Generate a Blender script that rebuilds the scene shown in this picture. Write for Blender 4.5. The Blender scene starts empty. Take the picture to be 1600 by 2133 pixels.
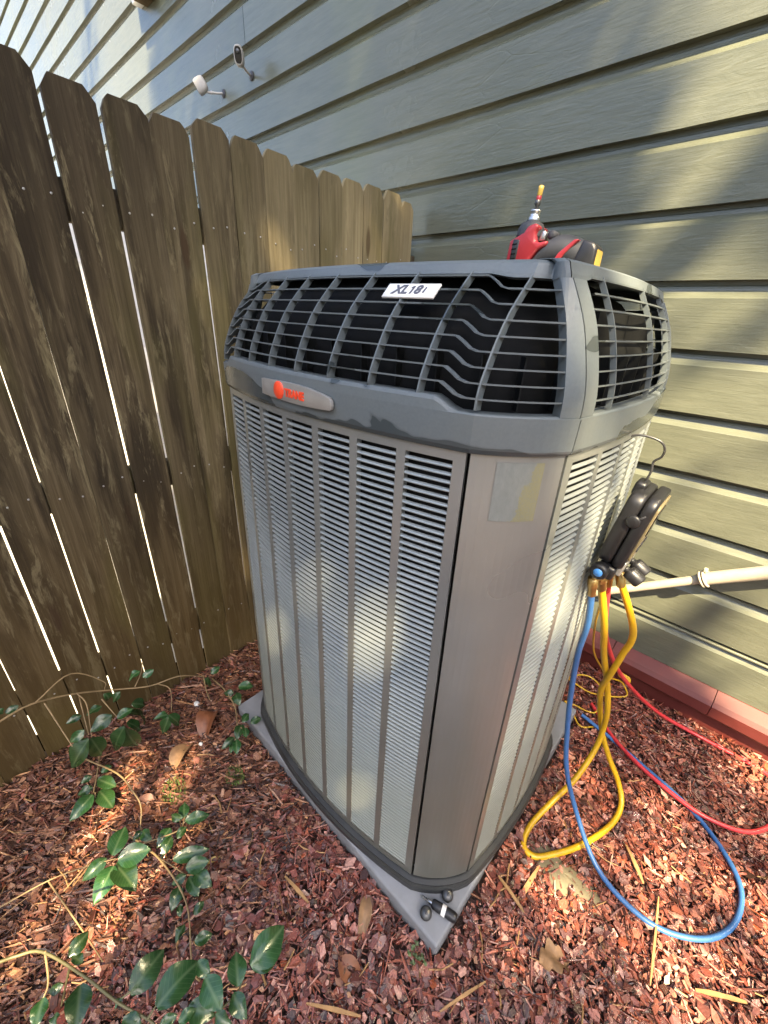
import bpy, bmesh, math, random
from mathutils import Vector, Matrix, noise
RAD = math.radians
sc = bpy.context.scene
COL = sc.collection
rng = random.Random(11)

# ------------------------------------------------------------------ camera
yaw, pitch, roll = RAD(-41.897), RAD(-25.763), RAD(3.069)
fwd = Vector((math.sin(yaw)*math.cos(pitch), math.cos(yaw)*math.cos(pitch), math.sin(pitch)))
r0 = Vector((math.cos(yaw), -math.sin(yaw), 0)); u0 = r0.cross(fwd)
rt = r0*math.cos(roll)+u0*math.sin(roll); up = u0*math.cos(roll)-r0*math.sin(roll)
cam_d = bpy.data.cameras.new('camera'); cam = bpy.data.objects.new('camera', cam_d); COL.objects.link(cam)
cam.matrix_world = Matrix(((rt.x, up.x, -fwd.x, 0), (rt.y, up.y, -fwd.y, 0), (rt.z, up.z, -fwd.z, 1.384), (0, 0, 0, 1)))
cam_d.sensor_fit = 'HORIZONTAL'; cam_d.sensor_width = 36.0; cam_d.lens = 837.24/1600*36
cam_d.clip_start = 0.02; cam_d.clip_end = 400
sc.camera = cam

# ------------------------------------------------------------------ sky, sun, exposure
SUN_EL, SUN_AZ = RAD(50), RAD(42)          # azimuth measured from +X towards -Y
to_sun = Vector((math.cos(SUN_EL)*math.cos(SUN_AZ), -math.cos(SUN_EL)*math.sin(SUN_AZ), math.sin(SUN_EL)))
world = bpy.data.worlds.new('World'); sc.world = world; world.use_nodes = True
wn = world.node_tree; bgn = wn.nodes['Background']
sky = wn.nodes.new('ShaderNodeTexSky'); sky.sky_type = 'NISHITA'; sky.sun_disc = False
sky.sun_elevation = SUN_EL; sky.sun_rotation = math.atan2(to_sun.x, to_sun.y)
sky.air_density = 0.85; sky.dust_density = 2.2; sky.ozone_density = 0.4
wn.links.new(sky.outputs[0], bgn.inputs[0]); bgn.inputs[1].default_value = 0.11
sun_d = bpy.data.lights.new('sun', 'SUN'); sun_d.energy = 5.0; sun_d.angle = RAD(0.55); sun_d.color = (1, .81, .5)
sun = bpy.data.objects.new('sun', sun_d); COL.objects.link(sun)
sun.rotation_euler = (-to_sun).to_track_quat('-Z', 'Y').to_euler(); sun.location = (6, -5, 9)
sc.view_settings.view_transform = 'Standard'; sc.view_settings.look = 'None'
sc.view_settings.exposure = 2.7; sc.view_settings.gamma = 1.0
sc.render.engine = 'CYCLES'
sc.cycles.max_bounces = 7; sc.cycles.diffuse_bounces = 4; sc.cycles.glossy_bounces = 4
sc.cycles.use_denoising = True

# ------------------------------------------------------------------ helpers
class MB:
    def __init__(s): s.v = []; s.f = []; s.m = []; s.sm = []
    def add(s, vs, fs, mi=0, smooth=False):
        o = len(s.v); s.v += [tuple(p) for p in vs]
        for f in fs: s.f.append([i+o for i in f]); s.m.append(mi); s.sm.append(smooth)
        return s
    def box(s, c, d, mi=0, M=None):
        c = Vector(c); vs = []
        for x in (-1, 1):
            for y in (-1, 1):
                for z in (-1, 1):
                    p = Vector((x*d[0]/2, y*d[1]/2, z*d[2]/2))
                    vs.append((M @ p if M else p)+c)
        return s.add(vs, [(0, 1, 3, 2), (4, 6, 7, 5), (0, 4, 5, 1), (2, 3, 7, 6), (0, 2, 6, 4), (1, 5, 7, 3)], mi)
    def grid(s, rows, mi=0, smooth=False, close_u=False, close_v=False):
        n = len(rows); k = len(rows[0]); vs = [p for r in rows for p in r]; fs = []
        for i in range(n if close_v else n-1):
            for j in range(k if close_u else k-1):
                a = i*k+j; b = i*k+(j+1) % k; c = ((i+1) % n)*k+(j+1) % k; d = ((i+1) % n)*k+j
                fs.append((a, b, c, d))
        return s.add(vs, fs, mi, smooth)
    def tube(s, pts, r, seg=10, mi=0, caps=True):
        pts = [Vector(p) for p in pts]; rows = []; n = None
        for i, p in enumerate(pts):
            t = (pts[min(i+1, len(pts)-1)]-pts[max(i-1, 0)]).normalized()
            if n is None:
                n = t.orthogonal().normalized()
            n = (n-t*n.dot(t)).normalized(); b = t.cross(n)
            rr = r[i] if isinstance(r, (list, tuple)) else r
            rows.append([p+(n*math.cos(a)+b*math.sin(a))*rr for a in [2*math.pi*q/seg for q in range(seg)]])
        s.grid(rows, mi, True, close_u=True)
        if caps:
            s.add(rows[0], [tuple(range(seg))[::-1]], mi); s.add(rows[-1], [tuple(range(seg))], mi)
        return s
    def lathe(s, prof, o, axis, seg=16, mi=0, smooth=True):
        axis = Vector(axis).normalized(); n = axis.orthogonal().normalized(); b = axis.cross(n); o = Vector(o); rows = []
        for (r, h) in prof:
            rows.append([o+axis*h+(n*math.cos(a)+b*math.sin(a))*max(r, 1e-5) for a in [2*math.pi*q/seg for q in range(seg)]])
        s.grid(rows, mi, smooth, close_u=True)
        s.add(rows[0], [tuple(range(seg))[::-1]], mi); s.add(rows[-1], [tuple(range(seg))], mi)
        return s
    def prism(s, poly, o, ex, ey, ez, t, mi=0):
        """polygon in (ex,ey) extruded by t along ez, centred"""
        o = Vector(o); ex = Vector(ex); ey = Vector(ey); ez = Vector(ez); n = len(poly)
        a = [o+ex*p[0]+ey*p[1]-ez*t/2 for p in poly]; b = [p+ez*t for p in a]
        fs = [tuple(range(n))[::-1], tuple(range(n, 2*n))]+[(i, (i+1) % n, n+(i+1) % n, n+i) for i in range(n)]
        return s.add(a+b, fs, mi)
    def build(s, name, mat, parent=None, bevel=0.0, bseg=2, origin=None):
        me = bpy.data.meshes.new(name)
        o = Vector(origin) if origin is not None else Vector((0, 0, 0))
        me.from_pydata([tuple(Vector(p)-o) for p in s.v], [], s.f)
        mats = mat if isinstance(mat, (list, tuple)) else [mat]
        for m in mats: me.materials.append(m)
        me.polygons.foreach_set('material_index', s.m); me.polygons.foreach_set('use_smooth', s.sm)
        bm = bmesh.new(); bm.from_mesh(me); bmesh.ops.recalc_face_normals(bm, faces=bm.faces)
        if bevel > 0:
            bmesh.ops.remove_doubles(bm, verts=bm.verts, dist=1e-5)
            eds = [e for e in bm.edges if len(e.link_faces) == 2 and e.calc_face_angle(0) > .5]
            bmesh.ops.bevel(bm, geom=eds, offset=bevel, segments=bseg, affect='EDGES', profile=.5, clamp_overlap=True)
            for f in bm.faces: f.smooth = True
        bm.to_mesh(me); bm.free(); me.update()
        ob = bpy.data.objects.new(name, me); COL.objects.link(ob)
        if origin is not None: ob.location = o
        if parent is not None:
            ob.parent = parent
            if origin is not None: ob.location = o
        return ob
def empty(name, loc=(0, 0, 0)):
    o = bpy.data.objects.new(name, None); COL.objects.link(o); o.location = loc; o.empty_display_size = .05
    return o
def tag(o, label, cat, group=None, kind=None):
    o['label'] = label; o['category'] = cat
    if group: o['group'] = group
    if kind: o['kind'] = kind
    return o
def smooth_path(pts, n=6):
    pts = [Vector(p) for p in pts]; out = []
    P = [pts[0]*2-pts[1]]+pts+[pts[-1]*2-pts[-2]]
    for i in range(1, len(P)-2):
        a, b, c, d = P[i-1:i+3]
        for k in range(n):
            t = k/n; out.append(.5*((2*b)+(c-a)*t+(2*a-5*b+4*c-d)*t*t+(3*b-3*c+d-a)*t**3))
    out.append(P[-2]); return out
# ---- materials
def nd(t, typ, **kw):
    n = t.nodes.new(typ)
    for k, v in kw.items():
        if k in n.inputs: n.inputs[k].default_value = v
        else: setattr(n, k, v)
    return n
def base_mat(name, col, rough=.5, metal=0.0, spec=.5, coat=0.0):
    m = bpy.data.materials.new(name); m.use_nodes = True; t = m.node_tree; b = t.nodes['Principled BSDF']
    b.inputs['Base Color'].default_value = (*col, 1); b.inputs['Roughness'].default_value = rough
    b.inputs['Metallic'].default_value = metal; b.inputs['Specular IOR Level'].default_value = spec
    b.inputs['Coat Weight'].default_value = coat
    return m, t, b
def coords(t, scale=(1, 1, 1), kind='Object', rot=(0, 0, 0)):
    tc = nd(t, 'ShaderNodeTexCoord'); mp = nd(t, 'ShaderNodeMapping')
    mp.inputs['Scale'].default_value = scale; mp.inputs['Rotation'].default_value = rot
    t.links.new(tc.outputs[kind], mp.inputs[0]); return mp.outputs[0]
def ntex(t, vec, scale, detail=4, rough=.55, dist=0.0):
    n = nd(t, 'ShaderNodeTexNoise', Scale=scale, Detail=detail, Roughness=rough, Distortion=dist); t.links.new(vec, n.inputs['Vector']); return n.outputs['Fac']
def ramp(t, fac, stops, interp='LINEAR'):
    r = nd(t, 'ShaderNodeValToRGB'); r.color_ramp.interpolation = interp; e = r.color_ramp.elements
    while len(e) < len(stops): e.new(.5)
    for k, (p, c) in zip(e, stops): k.position = p; k.color = (*c, 1) if len(c) == 3 else c
    t.links.new(fac, r.inputs[0]); return r.outputs[0]
def gray(v): return (v, v, v)
def mix(t, fac, a, b, mode='MIX'):
    n = nd(t, 'ShaderNodeMix', data_type='RGBA', blend_type=mode)
    for s, v in ((n.inputs[0], fac), (n.inputs[6], a), (n.inputs[7], b)):
        if hasattr(v, 'is_output'): t.links.new(v, s)
        elif isinstance(v, (int, float)): s.default_value = v
        else: s.default_value = (*v, 1)
    return n.outputs[2]
def math_n(t, op, a, b=0.0):
    n = nd(t, 'ShaderNodeMath', operation=op)
    for s, v in ((n.inputs[0], a), (n.inputs[1], b)):
        if hasattr(v, 'is_output'): t.links.new(v, s)
        else: s.default_value = v
    return n.outputs[0]
def bump(t, b, h, strength=.3, dist=.002):
    n = nd(t, 'ShaderNodeBump', Strength=strength, Distance=dist); t.links.new(h, n.inputs['Height']); t.links.new(n.outputs[0], b.inputs['Normal'])
def simple(name, col, rough=.5, metal=0, var=.15, scale=30, bmp=0.0, spec=.5, coat=0):
    m, t, b = base_mat(name, col, rough, metal, spec, coat)
    v = coords(t); n = ntex(t, v, scale)
    c = ramp(t, n, [(.25, tuple(x*(1-var) for x in col)), (.75, tuple(min(1, x*(1+var)) for x in col))])
    t.links.new(c, b.inputs['Base Color'])
    r = ramp(t, n, [(.2, gray(max(0, rough-.08))), (.8, gray(min(1, rough+.08)))]); t.links.new(r, b.inputs['Roughness'])
    if bmp: bump(t, b, ntex(t, v, scale*4), bmp, .001)
    return m

def mat_siding():
    m, t, b = base_mat('siding_paint', (0.147, 0.155, 0.112), .33, spec=.45)
    v = coords(t, (1, 1, 1), 'Generated'); oi = nd(t, 'ShaderNodeObjectInfo')
    vo = coords(t, (1, 1, 1), 'Object')
    n1 = ntex(t, vo, 1.6, 5, .6); n2 = ntex(t, coords(t, (4, 60, 60)), 1.0, 5, .7)
    c1 = ramp(t, n1, [(.3, (0.085, 0.093, 0.068)), (.55, (0.106, 0.112, 0.083)), (.8, (0.126, 0.131, 0.097))])
    alg = ramp(t, ntex(t, coords(t, (1.2, 1, .7)), 1.1, 4, .6), [(.55, gray(0)), (.72, gray(.55))])
    c2 = mix(t, alg, c1, (0.121, 0.136, 0.068))
    c3 = mix(t, .35, c2, ramp(t, n2, [(.3, (0.074, 0.081, 0.059)), (.7, (0.140, 0.144, 0.107))]))
    hs = nd(t, 'ShaderNodeHueSaturation'); t.links.new(c3, hs.inputs['Color'])
    t.links.new(math_n(t, 'MULTIPLY_ADD', oi.outputs['Random'], .16), hs.inputs['Value'])
    hs.inputs['Value'].links[0].from_node.inputs[2].default_value = .92
    t.links.new(hs.outputs[0], b.inputs['Base Color'])
    t.links.new(ramp(t, n1, [(.3, gray(.14)), (.7, gray(.3))]), b.inputs['Roughness'])
    # brush strokes, lumps of paint, checks along the grain
    br = ntex(t, coords(t, (9, 150, 150)), 1.0, 6, .65); lump = ntex(t, coords(t, (11, 30, 30)), 1.0, 4, .55, .8)
    vor = nd(t, 'ShaderNodeTexVoronoi', feature='DISTANCE_TO_EDGE', Scale=1.0); t.links.new(coords(t, (3, 14, 14)), vor.inputs['Vector'])
    crack = ramp(t, vor.outputs['Distance'], [(.0, gray(0)), (.02, gray(1))])
    big = ntex(t, coords(t, (1.4, 4, 4)), 1.0, 3)
    ck = mix(t, ramp(t, ntex(t, coords(t, (2, 5, 5)), 1.3), [(.52, gray(0)), (.6, gray(1))]), (1, 1, 1), crack)
    h = math_n(t, 'ADD', math_n(t, 'MULTIPLY', br, .5), math_n(t, 'MULTIPLY', lump, .9))
    h = math_n(t, 'ADD', h, math_n(t, 'MULTIPLY', ck, .22)); h = math_n(t, 'ADD', h, math_n(t, 'MULTIPLY', big, 2.2))
    bump(t, b, h, .42, .0042)
    return m
def mat_wood(name='weathered_wood', bounce_light=False):
    m, t, b = base_mat(name, (0.123, 0.077, 0.041), .85, spec=.2)
    oi = nd(t, 'ShaderNodeObjectInfo')
    tc = nd(t, 'ShaderNodeTexCoord'); ad = nd(t, 'ShaderNodeVectorMath', operation='ADD')
    cv = nd(t, 'ShaderNodeCombineXYZ'); 
    for i in range(3): t.links.new(math_n(t, 'MULTIPLY', oi.outputs['Random'], (3.1, 17.0, 9.0)[i]), cv.inputs[i])
    t.links.new(tc.outputs['Object'], ad.inputs[0]); t.links.new(cv.outputs[0], ad.inputs[1])
    def mp(s):
        q = nd(t, 'ShaderNodeMapping'); q.inputs['Scale'].default_value = s; t.links.new(ad.outputs[0], q.inputs[0]); return q.outputs[0]
    gr = ntex(t, mp((75, 75, 1.8)), 1.0, 7, .68, .25); bl = ntex(t, mp((15, 15, 1.5)), 1.0, 6, .66, .3); big = ntex(t, mp((3, 5, 1.3)), 1.0, 3)
    c = ramp(t, gr, [(.25, (0.037, 0.028, 0.014)), (.5, (0.074, 0.056, 0.030)), (.78, (0.148, 0.115, 0.067))])
    # paler pickets near the house: light bounced off the wall, painted in per object
    at = nd(t, 'ShaderNodeAttribute', attribute_type='OBJECT', attribute_name='bounce_light'); stain_keep = math_n(t, 'SUBTRACT', 1.0, math_n(t, 'MULTIPLY', at.outputs['Fac'], .72))
    fr = ramp(t, gr, [(.25, (.21, .17, .085)), (.5, (.31, .255, .14)), (.8, (.4, .34, .2))])
    c = mix(t, at.outputs['Fac'], c, fr)
    st = ramp(t, bl, [(.44, gray(1)), (.55, gray(0))]); c = mix(t, math_n(t, 'MULTIPLY', math_n(t, 'MULTIPLY', st, .85), stain_keep), c, (0.025, 0.018, 0.010))
    li = ramp(t, ntex(t, mp((34, 34, 6)), 1.0, 6, .72, .5), [(.53, gray(0)), (.64, gray(.8))]); c = mix(t, li, c, (0.180, 0.150, 0.085))
    gn = ramp(t, big, [(.5, gray(0)), (.66, gray(.6))]); c = mix(t, gn, c, (0.082, 0.073, 0.023))
    # damp, algae-stained foot of each picket (grows up from the soil)
    sp = nd(t, 'ShaderNodeSeparateXYZ'); t.links.new(tc.outputs['Object'], sp.inputs[0])
    wz = nd(t, 'ShaderNodeMapRange'); wz.inputs[1].default_value = .75; wz.inputs[2].default_value = .05; t.links.new(math_n(t, 'ADD', sp.outputs[2], math_n(t, 'MULTIPLY', bl, -.35)), wz.inputs[0])
    c = mix(t, math_n(t, 'MULTIPLY', wz.outputs[0], .55), c, (0.098, 0.058, 0.015))
    tz = nd(t, 'ShaderNodeMapRange'); tz.inputs[1].default_value = 1.45; tz.inputs[2].default_value = 1.85; t.links.new(math_n(t, 'ADD', sp.outputs[2], math_n(t, 'MULTIPLY', math_n(t, 'SUBTRACT', bl, .5), 1.6)), tz.inputs[0])
    c = mix(t, math_n(t, 'MULTIPLY', math_n(t, 'MULTIPLY', tz.outputs[0], .75), stain_keep), c, (0.029, 0.022, 0.014))
    kn = nd(t, 'ShaderNodeTexVoronoi', Scale=1.0); t.links.new(mp((7, 7, 1.6)), kn.inputs['Vector']); kf = ramp(t, kn.outputs['Distance'], [(.06, gray(1)), (.1, gray(0))]); c = mix(t, math_n(t, 'MULTIPLY', kf, .7), c, (0.041, 0.023, 0.011))
    hs = nd(t, 'ShaderNodeHueSaturation'); t.links.new(c, hs.inputs['Color'])
    vm = nd(t, 'ShaderNodeMapRange'); vm.inputs[3].default_value = .8; vm.inputs[4].default_value = 1.25; t.links.new(oi.outputs['Random'], vm.inputs[0]); t.links.new(vm.outputs[0], hs.inputs['Value'])
    t.links.new(hs.outputs[0], b.inputs['Base Color'])
    bump(t, b, math_n(t, 'ADD', gr, math_n(t, 'MULTIPLY', bl, .7)), .7, .003)
    return m
def mat_cap():
    m, t, b = base_mat('cap_paint', (.13, .15, .155), .42)
    v = coords(t); w = ntex(t, coords(t, (5, 5, 9)), 1.0, 3, .45, .35)
    sp = nd(t, 'ShaderNodeSeparateXYZ'); t.links.new(coords(t), sp.inputs[0])
    zz = nd(t, 'ShaderNodeMapRange'); zz.inputs[1].default_value = 1.225; zz.inputs[2].default_value = 1.14; zz.inputs[3].default_value = -.12; zz.inputs[4].default_value = .19
    t.links.new(sp.outputs[2], zz.inputs[0])
    wet = ramp(t, math_n(t, 'ADD', w, zz.outputs[0]), [(.505, gray(0)), (.52, gray(1))])
    sk = ntex(t, v, 220, 3, .6); dirt = ntex(t, v, 9, 5, .65)
    dry = ramp(t, sk, [(.3, (.093, .112, .12)), (.7, (.107, .127, .136))])
    dry = mix(t, ramp(t, dirt, [(.45, gray(0)), (.75, gray(.25))]), dry, (.14, .145, .125))
    t.links.new(mix(t, wet, dry, (.045, .056, .06)), b.inputs['Base Color'])
    t.links.new(mix(t, wet, gray(.5), gray(.22)), b.inputs['Roughness']); bump(t, b, sk, .06, .0004)
    return m
def mat_panel():
    m, t, b = base_mat('panel_paint', (0.234, 0.242, 0.232), .3, .55)
    v = coords(t); d = ntex(t, v, 3, 3, .5); s = ntex(t, coords(t, (16, 16, 1.6)), 1.0, 5, .6)
    c = ramp(t, d, [(.3, (0.216, 0.232, 0.229)), (.7, (0.287, 0.302, 0.295))])
    sp = nd(t, 'ShaderNodeSeparateXYZ'); t.links.new(v, sp.inputs[0])
    lo = nd(t, 'ShaderNodeMapRange'); lo.inputs[1].default_value = .62; lo.inputs[2].default_value = .05; t.links.new(math_n(t, 'ADD', sp.outputs[2], math_n(t, 'MULTIPLY', s, -.5)), lo.inputs[0])
    c = mix(t, math_n(t, 'MULTIPLY', lo.outputs[0], .7), c, (0.187, 0.176, 0.134))
    sm = ramp(t, ntex(t, coords(t, (7, 7, 3), rot=(0, .6, 0)), 1.0, 5, .7, 1.2), [(.66, gray(0)), (.78, gray(.25))]); c = mix(t, sm, c, (0.351, 0.339, 0.293))
    t.links.new(c, b.inputs['Base Color'])
    t.links.new(ramp(t, d, [(.3, gray(.26)), (.7, gray(.34))]), b.inputs['Roughness'])
    bump(t, b, ntex(t, v, 2.2, 1), .18, .004)
    return m
def mat_louver():
    m, t, b = base_mat('louver_paint', (0.351, 0.376, 0.359), .32, .3)
    v = coords(t, (1, 1, 1)); d = ntex(t, v, 14, 4, .6)
    geo = nd(t, 'ShaderNodeNewGeometry'); sp = nd(t, 'ShaderNodeSeparateXYZ'); t.links.new(geo.outputs['Position'], sp.inputs[0])
    wn2 = ntex(t, geo.outputs['Position'], 6, 4, .65)
    lo = nd(t, 'ShaderNodeMapRange'); lo.inputs[1].default_value = .55; lo.inputs[2].default_value = .1; t.links.new(math_n(t, 'ADD', sp.outputs[2], math_n(t, 'MULTIPLY', wn2, -.4)), lo.inputs[0])
    c = ramp(t, wn2, [(.3, (0.230, 0.256, 0.257)), (.7, (0.292, 0.319, 0.317))])
    c = mix(t, math_n(t, 'MULTIPLY', lo.outputs[0], .8), c, (0.205, 0.212, 0.169))
    t.links.new(c, b.inputs['Base Color']); return m
def mat_mulch_ground():
    m, t, b = base_mat('mulch_soil', (.05, .03, .02), .8)
    v = coords(t); n = ntex(t, v, 60, 6, .7)
    t.links.new(ramp(t, n, [(.3, (.02, .011, .008)), (.55, (.06, .03, .02)), (.8, (.12, .06, .04))]), b.inputs['Base Color']); bump(t, b, ntex(t, v, 90, 6, .7), 1.0, .01)
    return m
def mat_chips():
    m, t, b = base_mat('bark_chips', (.15, .06, .04), .5, spec=.6)
    g = nd(t, 'ShaderNodeNewGeometry'); r = g.outputs['Random Per Island']
    at = nd(t, 'ShaderNodeAttribute', attribute_name='redness')
    cr = ramp(t, r, [(0, (0.042, 0.015, 0.011)), (.14, (0.117, 0.033, 0.024)), (.3, (0.194, 0.051, 0.032)), (.45, (0.104, 0.036, 0.028)), (.58, (0.276, 0.086, 0.053)), (.7, (0.165, 0.060, 0.048)), (.82, (0.330, 0.132, 0.090)), (.92, (0.441, 0.230, 0.174)), (.97, (0.276, 0.072, 0.034))], 'CONSTANT')
    cb = ramp(t, r, [(0, (0.042, 0.020, 0.013)), (.2, (0.104, 0.044, 0.028)), (.4, (0.180, 0.075, 0.041)), (.6, (0.124, 0.051, 0.031)), (.75, (0.247, 0.115, 0.064)), (.9, (0.344, 0.180, 0.103)), (.97, (0.467, 0.242, 0.115))], 'CONSTANT')
    c = mix(t, at.outputs['Fac'], cb, cr)
    n = ntex(t, coords(t, (1, 1, 1)), 240, 4, .7)
    c = mix(t, .55, c, mix(t, 1.0, c, ramp(t, n, [(.3, gray(.45)), (.7, gray(1.7))]), 'MULTIPLY'))
    t.links.new(c, b.inputs['Base Color'])
    t.links.new(ramp(t, math_n(t, 'FRACT', math_n(t, 'MULTIPLY', r, 7.3)), [(.2, gray(.14)), (.8, gray(.45))]), b.inputs['Roughness'])
    bump(t, b, n, .6, .002); return m
def mat_leaf(name, c1, c2, rough=.25):
    m, t, b = base_mat(name, c1, rough, spec=.6)
    oi = nd(t, 'ShaderNodeObjectInfo'); v = coords(t); n = ntex(t, v, 45, 4)
    c = mix(t, ramp(t, n, [(.3, gray(0)), (.7, gray(1))]), c1, c2)
    so = nd(t, 'ShaderNodeSeparateXYZ'); t.links.new(v, so.inputs[0]); ay = math_n(t, 'ABSOLUTE', so.outputs[1])
    vein = math_n(t, 'SINE', math_n(t, 'MULTIPLY', math_n(t, 'SUBTRACT', so.outputs[0], math_n(t, 'MULTIPLY', ay, .8)), 780.0))
    vm_ = math_n(t, 'MAXIMUM', ramp(t, ay, [(.0004, gray(1)), (.0014, gray(0))]), ramp(t, vein, [(.9, gray(0)), (1.0, gray(.45))]))
    c = mix(t, math_n(t, 'MULTIPLY', vm_, .5), c, (.14, .2, .09)); spot = ramp(t, ntex(t, v, 160, 3), [(.7, gray(0)), (.76, gray(.6))]); c = mix(t, spot, c, (.1, .07, .03))
    hs = nd(t, 'ShaderNodeHueSaturation'); t.links.new(c, hs.inputs['Color'])
    vm = nd(t, 'ShaderNodeMapRange'); vm.inputs[3].default_value = .7; vm.inputs[4].default_value = 1.35; t.links.new(oi.outputs['Random'], vm.inputs[0]); t.links.new(vm.outputs[0], hs.inputs['Value'])
    hm = nd(t, 'ShaderNodeMapRange'); hm.inputs[3].default_value = .485; hm.inputs[4].default_value = .51; t.links.new(oi.outputs['Random'], hm.inputs[0]); t.links.new(hm.outputs[0], hs.inputs['Hue'])
    t.links.new(hs.outputs[0], b.inputs['Base Color'])
    tr = nd(t, 'ShaderNodeBsdfTranslucent'); t.links.new(hs.outputs[0], tr.inputs[0]); ms = nd(t, 'ShaderNodeMixShader'); ms.inputs[0].default_value = .22
    out = t.nodes['Material Output']; t.links.new(b.outputs[0], ms.inputs[1]); t.links.new(tr.outputs[0], ms.inputs[2]); t.links.new(ms.outputs[0], out.inputs[0])
    bump(t, b, ntex(t, v, 120, 4), .25, .001)
    return m
M = {}
M['siding'] = mat_siding(); M['wood'] = mat_wood(); M['cap'] = mat_cap(); M['panel'] = mat_panel(); M['louver'] = mat_louver()
M['soil'] = mat_mulch_ground(); M['chips'] = mat_chips()
M['leaf'] = mat_leaf('glossy_leaf', (.018, .055, .016), (.03, .08, .022), .22)
M['tree_leaf'] = mat_leaf('tree_leaf', (.05, .09, .02), (.08, .12, .03), .5)
M['stem'] = simple('vine_bark', (.25, .17, .08), .6, var=.3)
M['green_stem'] = simple('green_stem', (.12, .105, .045), .5, var=.3)
M['dark'] = simple('dark_interior', (.0035, .004, .0045), .8, spec=.15)
M['coil'] = simple('coil_fins', (.008, .009, .0095), .6, .2, bmp=.3, spec=.2)
M['plastic_black'] = simple('black_plastic', (.012, .012, .014), .4, var=.3, bmp=.15)
M['rubber_grey'] = simple('grey_rubber', (.032, .033, .038), .6, var=.25)
M['red_plastic'] = simple('red_plastic', (.27, .018, .024), .38, var=.12)
M['yellow_plastic'] = simple('yellow_plastic', (.36, .25, .05), .4)
M['steel'] = simple('steel', (.45, .45, .45), .28, .9, var=.2)
M['dark_steel'] = simple('dark_steel', (.1, .1, .1), .4, .8)
M['brass'] = simple('brass', (.5, .33, .12), .34, .9, var=.2)
M['white_plastic'] = simple('white_plastic', (.72, .70, .66), .4, var=.06)
M['cam_white'] = simple('dull_white', (.34, .32, .285), .45, var=.08)  # duller white, used for the cameras
M['gauge_label'] = simple('gauge_label', (.27, .215, .11), .35, var=.2)
M['lens'] = simple('black_lens', (.008, .008, .01), .12, var=.1)
M['pad'] = simple('pad_grey', (.185, .19, .198), .5, var=.22, scale=14, bmp=.25)
M['skirt'] = simple('base_pan', (.026, .027, .026), .5, var=.3, scale=12)
M['red_paint'] = simple('red_paint', (.105, .018, .014), .55, var=.22, scale=9, bmp=.25)
M['pipe'] = simple('pipe_cover', (.36, .325, .25), .5, var=.1)
M['hose_blue'] = simple('blue_hose', (.035, .115, .29), .36, var=.12)
M['hose_yellow'] = simple('yellow_hose', (.5, .29, .008), .36, var=.12)
M['hose_red'] = simple('red_hose', (.52, .035, .04), .36, var=.12)
M['badge'] = simple('badge_silver', (.36, .35, .33), .32, .5, var=.08)
M['badge_red'] = simple('badge_red', (.75, .07, .025), .4, var=.06)
M['plate'] = simple('plate_white', (.75, .74, .70), .4, var=.06)
M['ink'] = simple('dark_ink', (.09, .09, .11), .5)
M['knob_blue'] = simple('knob_blue', (.08, .30, .75), .4)
M['dry_leaf'] = simple('dry_leaf', (.22, .125, .06), .65, var=.35, scale=40, bmp=.4)
M['brown_leaf'] = simple('brown_leaf', (.17, .06, .024), .5, var=.35, scale=40, bmp=.4)
M['yellow_leaf'] = simple('yellow_leaf', (.5, .33, .09), .5, var=.25)
M['straw'] = simple('straw', (.34, .19, .075), .6, var=.3)
M['stone'] = simple('mossy_stone', (.13, .11, .065), .8, var=.35, scale=25, bmp=.6)
M['moss'] = simple('moss', (.1, .14, .03), .9, var=.4, scale=60, bmp=.6)
M['drive'] = simple('pale_drive', (.75, .73, .68), .8, var=.1, scale=4)
M['backdrop_white'] = simple('backdrop_white', (.8, .79, .76), .5, var=.05)
M['bark'] = simple('tree_bark', (.12, .085, .06), .9, var=.3, scale=20, bmp=.6)

# ------------------------------------------------------------------ ground
WALL_Y = 1.66
def gz(x, y):
    h = .012*noise.noise((x*2.2, y*2.2, 0))+.006*noise.noise((x*7, y*7, 3))
    if -1.2 < x < .02 and .3 < y < 1.5: h = min(h, .004)
    h += .03*max(0, 1-(WALL_Y-y)/.14)*(.6+.8*noise.noise((x*6, 0, 8)))+.022*max(0, 1-(x+1.34)/.12)*(.6+.8*noise.noise((0, y*6, 4)))
    dp = max(-1.06-x, x+.135, .42-y, y-1.33); h += .02*max(0, 1-abs(dp-.02)/.05)*max(0, .35+noise.noise((x*7, y*7, 12)))
    return h
mb = MB(); nx, ny = 120, 110
rows = [[(x, y, gz(x, y)-.004) for x in [-1.38+3.38*i/nx for i in range(nx+1)]] for y in [-1.6+3.4*j/ny for j in range(ny+1)]]
mb.grid(rows, 0, True)
ground = mb.build('mulch_bed', M['soil']); ground['kind'] = 'structure'
mb = MB(); mb.add([(-1.375, -80, -.05), (80, -80, -.05), (80, 80, -.05), (-1.375, 80, -.05)], [(0, 1, 2, 3)])
g2 = mb.build('ground', M['soil']); g2['kind'] = 'structure'
mb = MB(); mb.box((-13, 0, -.03), (9.2, 30, .05)); g3 = mb.build('driveway', M['drive']); g3['kind'] = 'structure'

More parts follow.
